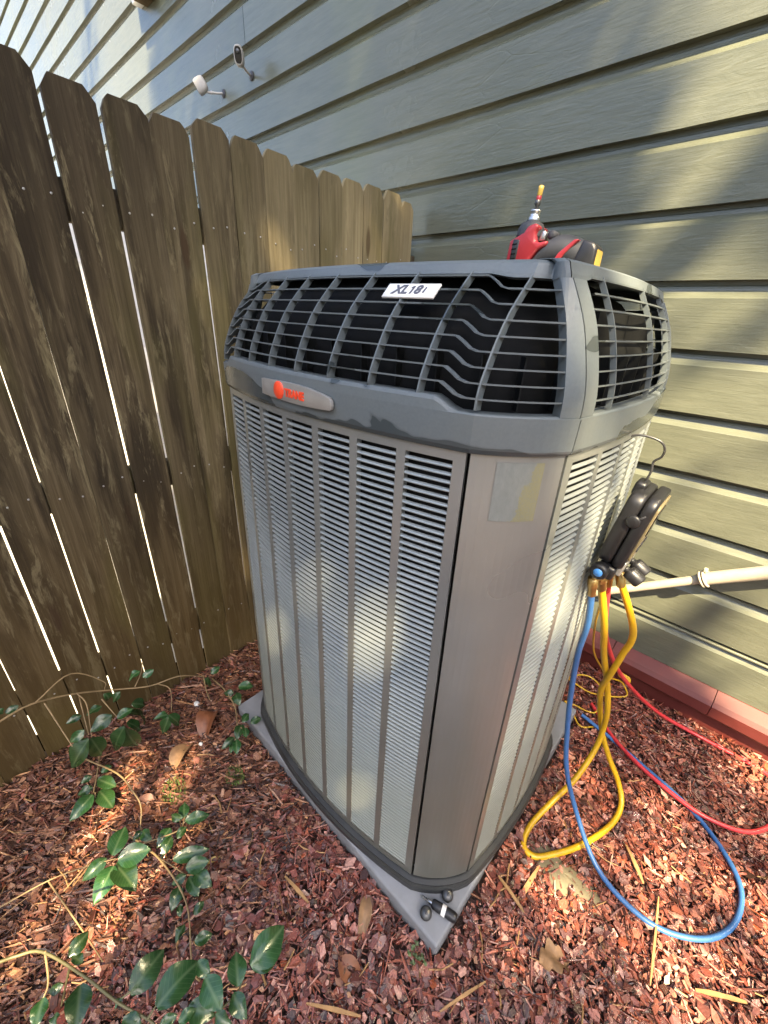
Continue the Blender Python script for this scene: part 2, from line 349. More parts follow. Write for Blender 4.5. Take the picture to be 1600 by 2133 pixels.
# bark chips: real shards, one mass
def chips(name, n, region, seed, size, lay, long_f, redness):
    R = random.Random(seed); verts = []; faces = []; red = []
    cnt = 0
    while cnt < n:
        x, y = region(R)
        if -1.055 < x < -.13 and .415 < y < 1.33: continue
        if y > WALL_Y-.02 or x < -1.335: continue
        cnt += 1
        rd = redness(x, y, R)
        L = size*R.uniform(.45, 1.5); 
        if R.random() < long_f(x, y): L *= R.uniform(1.6, 3.2); W = size*R.uniform(.1, .28)
        else: W = L*R.uniform(.35, .85)
        T = R.uniform(.0012, .004)
        k = R.choice((4, 5, 5, 6)); a0 = R.uniform(0, 6.28)
        th = R.uniform(0, 6.28) if rd > .5 or R.random() < .4 else R.gauss(.75, .45)
        tx = R.gauss(0, .17); ty = R.gauss(0, .17)
        if R.random() < .08: tx *= 2.6
        z = gz(x, y)+R.uniform(0, lay)+.002
        ct, st_ = math.cos(th), math.sin(th); o = len(verts); ring = []
        for q in range(k):
            a = a0+6.283*q/k+R.uniform(-.3, .3); ring.append((math.cos(a)*L/2*R.uniform(.75, 1.1), math.sin(a)*W/2*R.uniform(.75, 1.1)))
        bend = R.uniform(-.12, .12)*L
        for tz in (T/2, -T/2):
            for (u, v) in ring:
                w = tz+u*tx+v*ty+bend*(u/L*2)**2
                verts.append((x+u*ct-v*st_, y+u*st_+v*ct, max(z+w, -.006)))
        faces.append(tuple(range(o, o+k))); faces += [(o+(i+1) % k, o+i, o+k+i, o+k+(i+1) % k) for i in range(k)]
        red += [rd]*(2*k)
    me = bpy.data.meshes.new(name); me.from_pydata(verts, [], faces); me.materials.append(M['chips'])
    at = me.attributes.new('redness', 'FLOAT', 'POINT'); at.data.foreach_set('value', red); me.update()
    ob = bpy.data.objects.new(name, me); COL.objects.link(ob); return ob
def redness(x, y, R):
    v = .5+(x+.62)*2.2+.5*noise.noise((x*3, y*3, 5)); return 1.0 if R.random() < max(.12, min(.97, v)) else 0.0
def longf(x, y): return .6 if x < -.7 else (.34 if x < -.1 else .3)
def reg_a(R):
    while True:
        x, y = R.uniform(-1.34, .75), R.uniform(-.35, 1.64)
        if abs((y-x)-.55) < 1.75: return x, y
cb = chips('bark_mulch', 30000, reg_a, 5, .025, .016, longf, redness)
tag(cb, 'reddish brown shredded bark mulch covering the ground', 'mulch', kind='stuff')
cb2 = chips('bark_mulch_crumbs', 36000, reg_a, 6, .011, .019, longf, redness)
tag(cb2, 'fine dark crumbs of bark between the larger mulch chips', 'mulch', kind='stuff')
def reg_b(R):
    while True:
        x, y = R.uniform(-1.34, 1.9), R.uniform(-1.5, 1.64)
        if not abs((y-x)-.55) < 1.75 or x > .75 or y < -.35: return x, y
cb3 = chips('bark_mulch_margin', 9000, reg_b, 7, .024, .012, longf, redness)
tag(cb3, 'bark mulch at the outer margin of the bed', 'mulch', kind='stuff')

# ------------------------------------------------------------------ house wall of cove-topped drop siding
house = tag(empty('house_wall', (0, WALL_Y, 0)), 'grey green painted house wall of horizontal lap siding boards', 'wall')
Z0, S = 2.481, .19
def siding_board(k, x0, x1):
    zb = Z0-S*k; prof = [(.0245, 0), (.0, 0), (0, .004), (0, .143)]
    for i in range(1, 7):
        a = i/6*math.pi/2; prof.append((.021*(i/6)+.0055*math.sin(math.pi*i/6), .143+.032*(i/6)))
    prof += [(.0245, .178), (.0245, .196)]
    n = max(2, int((x1-x0)/.06)); mbb = MB(); rows = []
    for i in range(n+1):
        x = x0+(x1-x0)*i/n
        wv = .0022*noise.noise((x*.9, k*3.1, 0)); wy = .0018*noise.noise((x*1.7, k*2.3, 7))
        rows.append([(x, y+wy, zz+wv+.0012*noise.noise((x*5, k, zz*20))*(zz < .01)) for (y, zz) in prof])
    mbb.grid(rows, 0, False)
    ob = mbb.build('siding_board', M['siding'], house)
    me = ob.data
    for p in me.polygons: p.use_smooth = False
    ob.location = (0, 0, zb); return ob
for k in range(-24, 13):
    if k == -1: siding_board(k, -13, -2.672); siding_board(k, -2.668, 3.2)
    elif k == 6: siding_board(k, -13, -1.0); siding_board(k, -.997, 3.2)
    elif k == 2: siding_board(k, -13, -2.9); siding_board(k, -2.896, 3.2)
    else: siding_board(k, -13, 3.2)
mb = MB(); mb.box((-4.9, .0805, 3.55), (16.2, .1, 7.16)); mb.build('wall_backing', M['dark'], house)
# nail-on bead in the lowest groove
mb = MB(); mb.box((-4.9, .006, Z0-S*11-.017), (16.2, .013, .008)); mb.build('bead_strip', M['siding'], house, .0015)
# red water-table board and skirting
def red_sill(x0, x1):
    prof = [(.02, .2), (-.002, .2), (-.04, .172), (-.052, .156), (-.054, .115), (-.046, .104), (-.012, .101), (.02, .101)]
    n = 40; mbb = MB(); rows = []
    for i in range(n+1):
        x = x0+(x1-x0)*i/n; w = .003*noise.noise((x*2, 1, 1)); rows.append([(x, y+w, z+w) for y, z in prof])
    mbb.grid(rows); mbb.add(rows[0], [tuple(range(8))]); mbb.add(rows[-1], [tuple(range(8))]); return mbb.build('red_sill', M['red_paint'], house)
for a, b in ((-13, -.128), (-.125, .222), (.2245, 3.2)): red_sill(a, b)
mb = MB(); mb.grid([[(x, -.012+.004*noise.noise((x*3, 0, z*9)), z) for x in [-13+16.2*i/150 for i in range(151)]] for z in (.1005, .05, -.06)]); mb.build('red_skirting', M['red_paint'], house)

# ------------------------------------------------------------------ fence
FX, FY, FP = -1.347, .2234, .1088; FU = Vector((-.01497, .99989, 0)); FN = Vector((.99989, .01497, 0))
fence = tag(empty('picket_fence', (FX, FY, 0)), 'weathered brown dog-eared timber fence with thin gaps between pickets', 'fence')
gaps = {-2: .0042, -1: .0055, 0: .0036, 1: .0058, 2: .0076, 3: .0066, 4: .0045, 5: .003, 6: .003, 7: .002}
nail_me = None
def gapw(i): return gaps.get(i, .0022)
for i in range(-9, 13):
    R = random.Random(i*7+100)
    a = i*FP+gapw(i)/2; b = (i+1)*FP-gapw(i+1)/2; w = b-a
    if i == 12: w = .078; b = a+w
    H = 1.829+R.uniform(-.012, .012)+(.02 if i == 0 else 0); ear = .02
    prof = [(-w/2, -.05), (w/2, -.05), (w/2, H-ear-R.uniform(0, .012)), (w/2-.009-R.uniform(0, .005), H-.009), (w/2-.02, H-.001), (-w/2+.018, H), (-w/2+.008+R.uniform(0, .005), H-.01), (-w/2, H-ear-R.uniform(0, .015))]
    mbb = MB(); tilt = R.gauss(0, .0012)
    top = prof[2:]; zz_ = [-.05+(H-.09)*q/16 for q in range(17)]
    prof = [(-w/2+.0016*noise.noise((z*3.1, i, 1)), z) for z in zz_[::-1]]+[(w/2+.0016*noise.noise((z*3.1, i+.5, 7)), z) for z in zz_]+top
    prof = [(x+tilt*z, z) for x, z in prof]
    mbb.prism(prof, (0, 0, 0), FU, (0, 0, 1), FN, .013)
    ob = mbb.build('picket', M['wood'], fence)
    ob.location = FU*((a+b)/2)+FN*(-.008+R.uniform(-.0015, .0015)); ob['bounce_light'] = max(0.0, min(.8, (i-1.0)*.11))
    for zr in (.883, .25, 1.6):
        for e in (-.028, .026):
            if nail_me is None:
                nob = MB().lathe([(.0026, 0), (.0026, .001), (.001, .0013)], (0, 0, 0), FN, 8).build('nail', M['badge'], fence); nail_me = nob.data
            else: nob = bpy.data.objects.new('nail', nail_me); COL.objects.link(nob); nob.parent = fence
            nob.location = FU*((a+b)/2+e+R.gauss(0, .004))+FN*(-.0012)+Vector((0, 0, zr+R.gauss(0, .012)))
for z, h in ((.883, .086), (.25, .086), (1.6, .086)):
    mb = MB(); mb.box(FU*.15+FN*(-.037)+Vector((0, 0, z)), (.038, 2.75, h), M=Matrix((FN, FU, (0, 0, 1))).transposed()); mb.build('rail', M['wood'], fence, .003, 1)
for s in (-.85, 1.36):
    mb = MB(); mb.box(FU*s+FN*(-.102)+Vector((0, 0, .8)), (.09, .09, 1.75), M=Matrix((FN, FU, (0, 0, 1))).transposed()); mb.build('post', M['wood'], fence, .004, 1)

# ------------------------------------------------------------------ pad
pad = tag(MB().prism([(-.462, -.455), (.458, -.455), (.458, .455), (-.462, .455)], (-.597, .877, .02), (1, 0, 0), (0, 1, 0), (0, 0, 1), .08).build('equipment_pad', M['pad'], None, .007, 3),
          'grey moulded slab under the air conditioning unit, resting on mulch', 'pad')

# ------------------------------------------------------------------ air conditioning unit
UX, UY, UZ = -.605, .86, .06
unit = tag(empty('condenser_unit', (UX, UY, UZ)), 'large grey green outdoor air conditioning unit with louvered sides and slatted cap', 'air conditioner')
def taper(z): return 1-.04*(z+UZ)/1.2
# local plan (origin unit centre); sides: front(-y), right(+x), back, left ; bowed outwards
KEY = dict(FL=(-.345, -.387), FR=(.345, -.387), RF=(.444, -.281), RB=(.444, .245), BR=(.345, .355), BL=(-.345, .355), LB=(-.444, .245), LF=(-.444, -.281))
SEGS = [('FL', 'FR', .044, 36), ('FR', 'RF', .011, 12), ('RF', 'RB', .022, 26), ('RB', 'BR', .004, 6), ('BR', 'BL', .044, 30), ('BL', 'LB', .004, 6), ('LB', 'LF', .026, 22), ('LF', 'FL', .011, 12)]
PL = []; MARK = {}
for (a, b, bul, n) in SEGS:
    A, B = Vector((*KEY[a], 0)), Vector((*KEY[b], 0)); d = (B-A).normalized(); nn = Vector((d.y, -d.x, 0)); MARK[a] = len(PL)
    for i in range(n):
        t = i/n; PL.append(A.lerp(B, t)+nn*bul*(1-(2*t-1)**2))
NP = len(PL)
ARC = [0.0]
for i in range(NP): ARC.append(ARC[-1]+(PL[(i+1) % NP]-PL[i]).length)
TOT = ARC[-1]
def nrm(i):
    d = (PL[(i+1) % NP]-PL[(i-1) % NP]).normalized(); return Vector((d.y, -d.x, 0))
NR = [nrm(i) for i in range(NP)]
ND = []
_SD = {'FL': ((0, -1), (0, -1)), 'FR': ((0, -1), (1, 0)), 'RF': ((1, 0), (1, 0)), 'RB': ((1, 0), (0, 1)), 'BR': ((0, 1), (0, 1)), 'BL': ((0, 1), (-1, 0)), 'LB': ((-1, 0), (-1, 0)), 'LF': ((-1, 0), (0, -1))}
for (a, b, bul, n) in SEGS:
    for i in range(n): ND.append(Vector((*_SD[a][0], 0)).lerp(Vector((*_SD[a][1], 0)), i/n).normalized())
def at(s, off=0.0, z=0.0, tp=None, ins=0.0):
    s = s % TOT; lo, hi = 0, NP
    while hi-lo > 1:
        m_ = (lo+hi)//2
        if ARC[m_] <= s: lo = m_
        else: hi = m_
    t = (s-ARC[lo])/(ARC[lo+1]-ARC[lo]); j = (lo+1) % NP
    p = PL[lo].lerp(PL[j], t); n = NR[lo].lerp(NR[j], t).normalized(); nd_ = ND[lo].lerp(ND[j], t); p = p+n*off+Vector((nd_.x*.56, nd_.y, 0))*ins
    k = taper(z if tp is None else tp); return Vector((p.x*k, p.y, z))
SM = {k: ARC[v] for k, v in MARK.items()}
def s_of_x(x):    # arc position on the front side for local x
    lo, hi = SM['FL'], SM['FR']
    for _ in range(40):
        mid = (lo+hi)/2
        if at(mid, 0, 0, -UZ).x < x: lo = mid
        else: hi = mid
    return (lo+hi)/2
def strip(mbb, s0, s1, prof, step=.02, zf=None, close=True, smooth=False):
    """sweep an (offset, z) profile along the plan curve"""
    n = max(1, int(abs(s1-s0)/step+.5)); rows = []
    for i in range(n+1):
        s = s0+(s1-s0)*i/n; dz = zf(s) if zf else 0
        rows.append([at(s, o, z+(dz if mv else 0), min(z, 1.16)) for (o, z, mv) in [(p[0], p[1], p[2] if len(p) > 2 else 1) for p in prof]])
    mbb.grid(rows, 0, smooth, close_u=close)
    if close:
        mbb.add(rows[0], [tuple(range(len(prof)))]); mbb.add(rows[-1], [tuple(range(len(prof)))])
# base pan
mb = MB(); strip(mb, 0, TOT, [(-.02, 0), (.014, 0), (.016, .022), (.012, .03), (.012, .036), (.002, .038), (-.02, .038)]); mb.build('base_pan', M['skirt'], unit)
# dark coil core behind the louvers
mb = MB(); strip(mb, 0, TOT, [(-.028, .03), (-.028, 1.16), (-.04, 1.16), (-.04, .03)]); mb.build('coil_core', M['coil'], unit)
ZB, ZT = .04, 1.169           # lower casing
# corner panels
for a, b in (('FR', 'RF'), ('RB', 'BR'), ('BL', 'LB'), ('LF', 'FL')):
    s0, s1 = SM[a]+.003, (SM[b] if SM[b] > SM[a] else TOT)-.003
    mb = MB(); strip(mb, s0, s1, [(-.022, ZB), (-.003, ZB), (0, ZB+.004), (0, ZT), (-.022, ZT)], .012, smooth=False); mb.build('corner_panel', M['panel'], unit)
# louver panels : frame + slats
PITCH = .0123; NROW = 88; ZL0 = .062
slat_objs = 0
def slat_profile(): return [(-.0052, .0077), (-.0026, .0074), (-.0006, .0062), (.0004, .0045), (.0, .0035), (-.0013, .0028), (-.004, .003)]
rest = MB()
def louver_side(s0, s1, ncol, visible):
    global slat_objs
    m_ = .022; bar = .0165; cw = (s1-s0-2*m_-(ncol-1)*bar)/ncol
    mb = MB(); strip(mb, s0+.003, s1-.003, [(-.012, ZB), (0, ZB), (0, ZL0-.002), (-.012, ZL0-.002)]); mb.build('panel_rail', M['panel'], unit)
    mb = MB(); strip(mb, s0+.003, s1-.003, [(-.012, ZL0+NROW*PITCH+.003), (0, ZL0+NROW*PITCH+.003), (0, ZT), (-.012, ZT)]); mb.build('panel_rail', M['panel'], unit)
    cols = []; c = s0+m_
    edges = [s0+.003]
    for j in range(ncol):
        cols.append((c, c+cw)); edges += [c, c+cw]; c += cw+bar
    edges.append(s1-.003)
    for j in range(0, len(edges), 2):
        mb = MB(); strip(mb, edges[j], edges[j+1], [(-.012, ZL0-.002), (0, ZL0-.002), (0, ZL0+NROW*PITCH+.003), (-.012, ZL0+NROW*PITCH+.003)], .02); mb.build('panel_stile', M['panel'], unit)
    for j, (a, b) in enumerate(cols):
        me = None
        for r in range(NROW):
            z = ZL0+r*PITCH
            single = visible(j, r)
            if single:
                if me is None:
                    mb = MB(); rows = []
                    for q in range(4):
                        rows.append([at(a+(b-a)*q/3, o, zz, -UZ) for o, zz in slat_profile()])
                    mb.grid(rows, 0, True); ob = mb.build('louver_slat', M['louver'], unit); me = ob.data
                else:
                    ob = bpy.data.objects.new('louver_slat', me); COL.objects.link(ob); ob.parent = unit
                ob.location = (0, 0, z); ob.scale = (taper(z), 1, 1); slat_objs += 1
            else:
                rows = []
                for q in range(4):
                    rows.append([at(a+(b-a)*q/3, o, zz+z, z) for o, zz in slat_profile()])
                rest.grid(rows, 0, True)
louver_side(SM['FL'], SM['FR'], 7, lambda j, r: j >= 3 and r >= NROW-60)
louver_side(SM['RF'], SM['RB'], 5, lambda j, r: j == 0 and r >= NROW-60)
louver_side(SM['BR'], SM['BL'], 7, lambda j, r: False)
louver_side(SM['LB'], SM['LF'], 5, lambda j, r: False)
ro = rest.build('louver_slats', M['louver'], unit); ro['kind'] = 'stuff'

# cap : band, grille bars, ribs, posts, top
GP = .0187; GB = 1.293-UZ; STEP = -.0165
DOME = [(0, .0), (.0187, -.004), (.0375, -.012), (.0562, -.021), (.0748, -.031), (.0935, -.043), (.1122, -.058), (.131, -.077), (.149, -.096), (.16, -.107)]
def doff(z):
    h = z-GB
    if h <= 0: return 0.0
    for (a, oa), (b, ob_) in zip(DOME, DOME[1:]):
        if h <= b: return oa+(ob_-oa)*(h-a)/(b-a)
    return DOME[-1][1]
G0 = .004
S_STEP = [(s_of_x(-.318), s_of_x(-.29)), (s_of_x(.29), s_of_x(.318))]
def gstep(s):
    s = s % TOT
    if S_STEP[0][1] <= s <= S_STEP[1][0]: return 0.0
    if S_STEP[0][0] < s < S_STEP[0][1]: return STEP*(1-(s-S_STEP[0][0])/(S_STEP[0][1]-S_STEP[0][0]))
    if S_STEP[1][0] < s < S_STEP[1][1]: return STEP*(s-S_STEP[1][0])/(S_STEP[1][1]-S_STEP[1][0])
    return STEP
PW = .033
GROUPS = [(SM['LF'], SM['RF']+TOT, 'front'), (SM['RF'], SM['RB'], 'right'), (SM['RB'], SM['LB'], 'back'), (SM['LB'], SM['LF'], 'left')]
for (a, b, nm) in GROUPS:
    g = .0012
    # band with ledge; its upper edge follows the step of the slats
    mb = MB(); strip(mb, a+g, b-g, [(-.02, ZT-.006, 0), (.004, ZT-.006, 0), (.0068, ZT+.001, 0), (.0075, ZT+.03, 0), (.0075, GB-.018, 0), (.0065, GB-.005), (.0045, GB-.0005), (.003, GB+.0005), (-.018, GB+.0005), (-.018, ZT-.006, 0)], .012, gstep, True, False)
    mb.build('cap_band', M['cap'], unit)
    # top rim and roof of the cap
    zt = GB+.160
    mb = MB(); n = max(6, int((b-a)/.012)); rows = []
    for i in range(n+1):
        s = a+g+(b-a-2*g)*i/n; q = gstep(s) if nm == 'front' else STEP*(1-min(1, max(0, (min(s-a, b-s)-.045)/.01))); z1_ = zt-.006+q*.3
        pr = [(doff(z1_)-.014, z1_-.004), (doff(z1_), z1_-.002), (doff(z1_)-.002, z1_+.003), (-.107, zt+.005)]
        pp = [at(s, G0, z, 1.16, o) for o, z in pr]; v_ = pp[3]
        rows.append(pp+[Vector((v_.x*.975, v_.y*.975, zt+.0095)), Vector((v_.x*.88, v_.y*.88, zt+.0135))])
    mb.grid(rows, 0, False); mb.build('cap_rim', M['cap'], unit)
    # posts at both ends
    for (p0, p1) in ((a+g, a+PW), (b-PW, b-g)):
        zs = [GB-.017+i*.164/12 for i in range(13)]; mb = MB(); rows = []
        for z in zs:
            zz = min(z, zt+.002); o = doff(z); rows.append([at(p0, G0-.016, zz, 1.16, o)]+[at(p0+(p1-p0)*i/4, G0+.0015, zz, 1.16, o) for i in range(5)]+[at(p1, G0-.016, zz, 1.16, o)])
        mb.grid(rows, 0, False); mb.build('cap_post', M['cap'], unit)
    # bars
    for r in range(1, 9):
        z = GB+r*GP
        s0, s1 = a+PW-.004, b-PW+.004
        if nm != 'front' and r == 8: s0 += .02; s1 -= .02
        mb = MB(); n = max(8, int((s1-s0)/.0125)); rows = []
        for i in range(n+1):
            s = s0+(s1-s0)*i/n; zz = z+(gstep(s) if nm == 'front' else (STEP if r < 8 else STEP))
            o = doff(zz); rows.append([at(s, G0, zz+.0011, 1.16, o), at(s, G0, zz-.0011, 1.16, o), at(s, G0, zz-.0018, 1.16, o-.011), at(s, G0, zz-.0002, 1.16, o-.011)])
        mb.grid(rows, 0, False, close_u=True); mb.build('grille_bar', M['cap'], unit)
    if nm != 'front':
        mb = MB(); n = 30; rows = []
        z = GB+9*GP+STEP; s0, s1 = a+PW+.02, b-PW-.02
        for i in range(n+1):
            s = s0+(s1-s0)*i/n; o = doff(z); rows.append([at(s, G0, z+.0011, 1.16, o), at(s, G0, z-.0011, 1.16, o), at(s, G0, z-.0018, 1.16, o-.011), at(s, G0, z, 1.16, o-.011)])
        mb.grid(rows, 0, False, close_u=True); mb.build('grille_bar', M['cap'], unit)
    # ribs
    if nm in ('front', 'back'):
        base = 0 if nm == 'front' else SM['BR']; ln = SM['FR']-SM['FL']
        ss = [base+ln*i/8 for i in range(9)]
    else:
        m0 = (b-a); ss = [a+m0*t for t in (.17, .5, .8)]
    for s in ss:
        mb = MB(); rows = []
        for i in range(11):
            z = GB-.012+i*.170/10; o = doff(z)
            zz = z
            rows.append([at(s-.0012, G0+.0006, zz, 1.16, o), at(s+.0012, G0+.0006, zz, 1.16, o), at(s+.001, G0, zz-.001, 1.16, o-.014), at(s-.001, G0, zz-.001, 1.16, o-.014)])
        mb.grid(rows, 0, False, close_u=True); mb.build('grille_rib', M['cap'], unit)
# roof plate
mb = MB(); ring = [Vector((p.x*.885, p.y*.885, GB+.173)) for p in [at(TOT*i/120, G0, GB+.16, 1.16, -.107) for i in range(120)]]; mb.add(ring+[Vector((0, 0, GB+.18))], [(i, (i+1) % 120, 120) for i in range(120)], 0, True); mb.build('cap_top', M['cap'], unit)
# interior shroud and fan
mb = MB(); rows = [[Vector((p.x*k_, p.y*k_, z)) for p in [at(TOT*i/80, 0, 1.16) for i in range(80)]] for (k_, z) in ((.93, ZT-.06), (.91, GB+.03), (.84, GB+.09), (.74, GB+.14), (.6, GB+.171))]
mb.grid(rows, 0, True, close_u=True); mb.build('inner_shroud', M['dark'], unit)
mb = MB(); mb.box((0, .2, GB+.03), (.735, .01, .2)); mb.box((.378, .02, GB+.025), (.008, .35, .19)); mb.build('inner_baffle', M['dark'], unit)
for i in range(44):
    mb = MB(); s = TOT*i/44; p = at(s, -.02, 1.24, 1.16); q = at(s, -.05, 1.24, 1.16); d = (q-p).normalized(); M3 = Matrix((d, Vector((0, 0, 1)).cross(d), (0, 0, 1))).transposed()
    mb.box((p+q)/2+Vector((0, 0, .012)), (.02, .002, .07), M=M3)
    mb.build('shroud_vane', M['coil'], unit)

# nameplate, model plate, faded sticker
def text_mesh(body, size, name, mat, parent, shear=0.0, extrude=.0004, bold=0.0):
    cu = bpy.data.curves.new('txt', 'FONT'); cu.body = body; cu.size = size; cu.align_x = 'LEFT'; cu.align_y = 'CENTER'; cu.extrude = extrude; cu.shear = shear; cu.offset = bold; cu.resolution_u = 4
    to = bpy.data.objects.new('txt', cu); me = bpy.data.meshes.new_from_object(to); bpy.data.objects.remove(to); bpy.data.curves.remove(cu)
    me.name = name; me.materials.clear(); me.materials.append(mat); ob = bpy.data.objects.new(name, me); COL.objects.link(ob); ob.parent = parent; return ob
def frame_at(s, off, z, lean=0.0, ins=0.0):
    p = at(s, off, z, 1.16, ins); q = at(s+.004, off, z, 1.16, ins); ex = (q-p).normalized(); nn = Vector((ex.y, -ex.x, 0)).normalized()
    ey = (Vector((0, 0, 1))*math.cos(lean)-nn*math.sin(lean)).normalized(); ez = ex.cross(ey)
    return Matrix(((ex.x, ey.x, ez.x, p.x), (ex.y, ey.y, ez.y, p.y), (ex.z, ey.z, ez.z, p.z), (0, 0, 0, 1)))
BF = frame_at(s_of_x(.006), .0085, 1.2585-UZ, .02)
poly = []
for i in range(13):
    u = -.104+.208*i/12; poly.append((u, .0165-.009*max(0, (u)/.104)**2-.002*max(0, -u/.104)**2))
for i in range(5): a_ = math.pi/2*(1-i/4*2); poly.append((.104+.006*math.cos(a_), -.0035+.0095*math.sin(a_)))
for i in range(13):
    u = .104-.208*i/12; poly.append((u, -.0165+.004*(u/.104)**2))
mb = MB(); mb.prism(poly, (0, 0, .002), (1, 0, 0), (0, 1, 0), (0, 0, 1), .006)
nb = mb.build('nameplate', M['badge'], unit, .0012, 2); nb.matrix_local = BF @ Matrix.Diagonal((.92, 1, 1, 1))
d = MB().lathe([(.0155, 0), (.0155, .0018), (.0145, .0026), (.001, .003)], (-.044, .0005, .005), (0, 0, 1), 28).build('emblem_disc', M['badge_red'], nb)
tx = text_mesh('TRANE', .0185, 'nameplate_lettering', M['badge_red'], nb, 0, .0008, .0008); tx.location = (-.024, -.0015, .0055); tx.scale = (1.0, 1.0, 1)
PF = frame_at(s_of_x(.184), G0+.002, GB+.1275, math.atan2(.017, .0187), doff(GB+.1275))
mb = MB(); mb.prism([(-.0455, -.0125), (.0425, -.0125), (.0455, .0125), (-.0425, .0125)], (0, 0, 0), (1, 0, 0), (0, 1, 0), (0, 0, 1), .004)
pl = mb.build('model_plate', M['plate'], unit, .0008, 1); pl.matrix_local = PF
for (w_, x_, z_) in (('XL', -.03, .021), ('8', .0068, .021), ('i', .0215, .0135)):
    tx = text_mesh(w_, z_, 'model_lettering', M['ink'], pl, .28, .0004, .0007); tx.location = (x_, 0, .0024)
tx = MB().prism([(.0005, -.0068), (.0033, -.0068), (.0070, .0068), (.0047, .0068), (.0012, .0045), (.0008, .0028), (.0037, .0044)], (0, 0, .0026), (1, 0, 0), (0, 1, 0), (0, 0, 1), .0008).build('model_lettering', M['ink'], pl)
m, t, b = base_mat('faded_sticker', (.3, .31, .28), .5)
v = coords(t, kind='Generated'); sp = nd(t, 'ShaderNodeSeparateXYZ'); t.links.new(v, sp.inputs[0]); n = ntex(t, v, 5, 5, .65)
msk = ramp(t, math_n(t, 'SUBTRACT', math_n(t, 'ADD', sp.outputs[0], math_n(t, 'MULTIPLY', n, .75)), math_n(t, 'MULTIPLY', sp.outputs[2], .3)), [(.87, gray(0)), (.9, gray(1))])
fl = ramp(t, ntex(t, v, 40, 3, .7), [(.4, (.17, .17, .13)), (.62, (.2, .185, .08))])
t.links.new(mix(t, msk, ramp(t, n, [(.3, (.15, .162, .15)), (.7, (.195, .207, .19))]), fl), b.inputs['Base Color']); bump(t, b, n, .3, .002)
sa, sb = SM['FR']+.003, SM['RF']-.003; L_ = sb-sa
mb = MB(); rows = [[at(sa+L_*(.27+.5*i/6), .0012, z, z) for i in range(7)] for z in (ZT-.016-.09, ZT-.016)]; mb.grid(rows); mb.build('faded_sticker', m, unit)

# ------------------------------------------------------------------ impact driver on top of the unit
dv = Vector((-.05, .9987, 0)); dr = Vector((.9987, .05, 0)); dz = Vector((0, 0, 1))
DO = Vector((-.431, .855, 1.466))            # under the motor body
driver = tag(empty('impact_driver', DO), 'red and black cordless impact driver standing bit-up on the unit', 'power tool')
driver.scale = (.95, .95, .87)
def D(u, v, w=0): return dr*u+dz*v+dv*w
def dprism(name, poly, t, mat, bev=.003, w=0, parent=None):
    return MB().prism(poly, D(0, 0, w), dr, dz, dv, t).build(name, mat, parent or driver, bev, 2)
# motor housing, bit axis leans a little to the right
ax = (dz+dr*.07).normalized()
MB().lathe([(.020, .0), (.0255, .006), (.0265, .03), (.0265, .062), (.0245, .078)], D(-.006, .004), ax, 24).build('motor_housing', M['rubber_grey'], driver)
dprism('red_shell', [(-.026, .006), (.004, .002), (.014, .03), (.03, .052), (.047, .059), (.047, .068), (.032, .065), (.022, .068), (.02, .085), (.026, .094), (.018, .1), (.004, .096), (-.004, .085), (-.016, .078), (-.03, .072), (-.033, .03)], .0535, M['red_plastic'], .004)
dprism('vent_panel', [(-.026, .018), (-.012, .018), (-.008, .072), (-.022, .074)], .0555, M['plastic_black'], .002)
for i in range(5):
    dprism('vent_slot', [(-.023, .026+i*.009), (-.013, .027+i*.009), (-.0125, .030+i*.009), (-.0225, .029+i*.009)], .0565, M['dark'], .0004)
MB().lathe([(.0265, .076), (.0255, .090), (.021, .100), (.013, .104), (.0125, .106)], D(-.006, .004), ax, 24).build('gear_case', M['rubber_grey'], driver)
MB().lathe([(.0105, .106), (.0105, .112), (.0088, .113), (.0088, .120), (.010, .121), (.010, .124), (.006, .1255)], D(-.006, .004), ax, 20).build('chuck_collar', M['steel'], driver)
bt = MB().lathe([(.0032, .124), (.0032, .131), (.0048, .132), (.0055, .136), (.0052, .141), (.0036, .143)], D(-.006, .004), ax, 12).build('driver_bit', M['dark_steel'], driver)
MB().lathe([(.0045, .141), (.0048, .143), (.0048, .148), (.0042, .149)], D(-.006, .004), ax, 12).build('red_band', M['red_plastic'], bt)
MB().lathe([(.0046, .149), (.005, .15), (.005, .158), (.0052, .159), (.0052, .165), (.003, .1665)], D(-.006, .004), ax, 12).build('yellow_tip', M['yellow_plastic'], bt)
dprism('trigger', [(.022, .07), (.036, .07), (.036, .085), (.03, .09), (.024, .084)], .022, M['steel'], .003)
MB().lathe([(.001, -.012), (.0085, -.012), (.0085, .012), (.001, .012)], D(.048, .079), dv, 16).build('direction_knob', M['rubber_grey'], driver)
# handle running to the right with the battery foot at its end
pts = [D(.012, .018), D(.035, .044), D(.06, .052), D(.09, .046), D(.115, .037)]
rows = []
for i, p in enumerate(smooth_path(pts, 4)):
    t_ = i/16; r_ = .021+.006*math.sin(t_*3.1)+.004*t_
    tdir = (dr*.95-dz*.22).normalized(); nn_ = (dz*.95+dr*.22).normalized()
    rows.append([p+nn_*r_*math.cos(a)+dv*r_*.92*math.sin(a) for a in [2*math.pi*q/18 for q in range(18)]])
mb = MB(); mb.grid(rows, 0, True, close_u=True); mb.add(rows[-1], [tuple(range(18))]); mb.build('handle', M['rubber_grey'], driver)
dprism('red_stripe', [(.060, .022), (.073, .044), (.098, .066), (.106, .0655), (.085, .042), (.071, .02)], .056, M['red_plastic'], .002)
bt2 = dprism('battery', [(.096, -.001), (.104, .036), (.113, .066), (.134, .059), (.140, .048), (.139, .001)], .052, M['plastic_black'], .005)
MB().prism([(-.018, -.02), (.018, -.02), (.016, .02), (-.016, .02)], D(.1402, .028), dv, dz, dr, .0012).build('battery_label', M['yellow_plastic'], bt2)
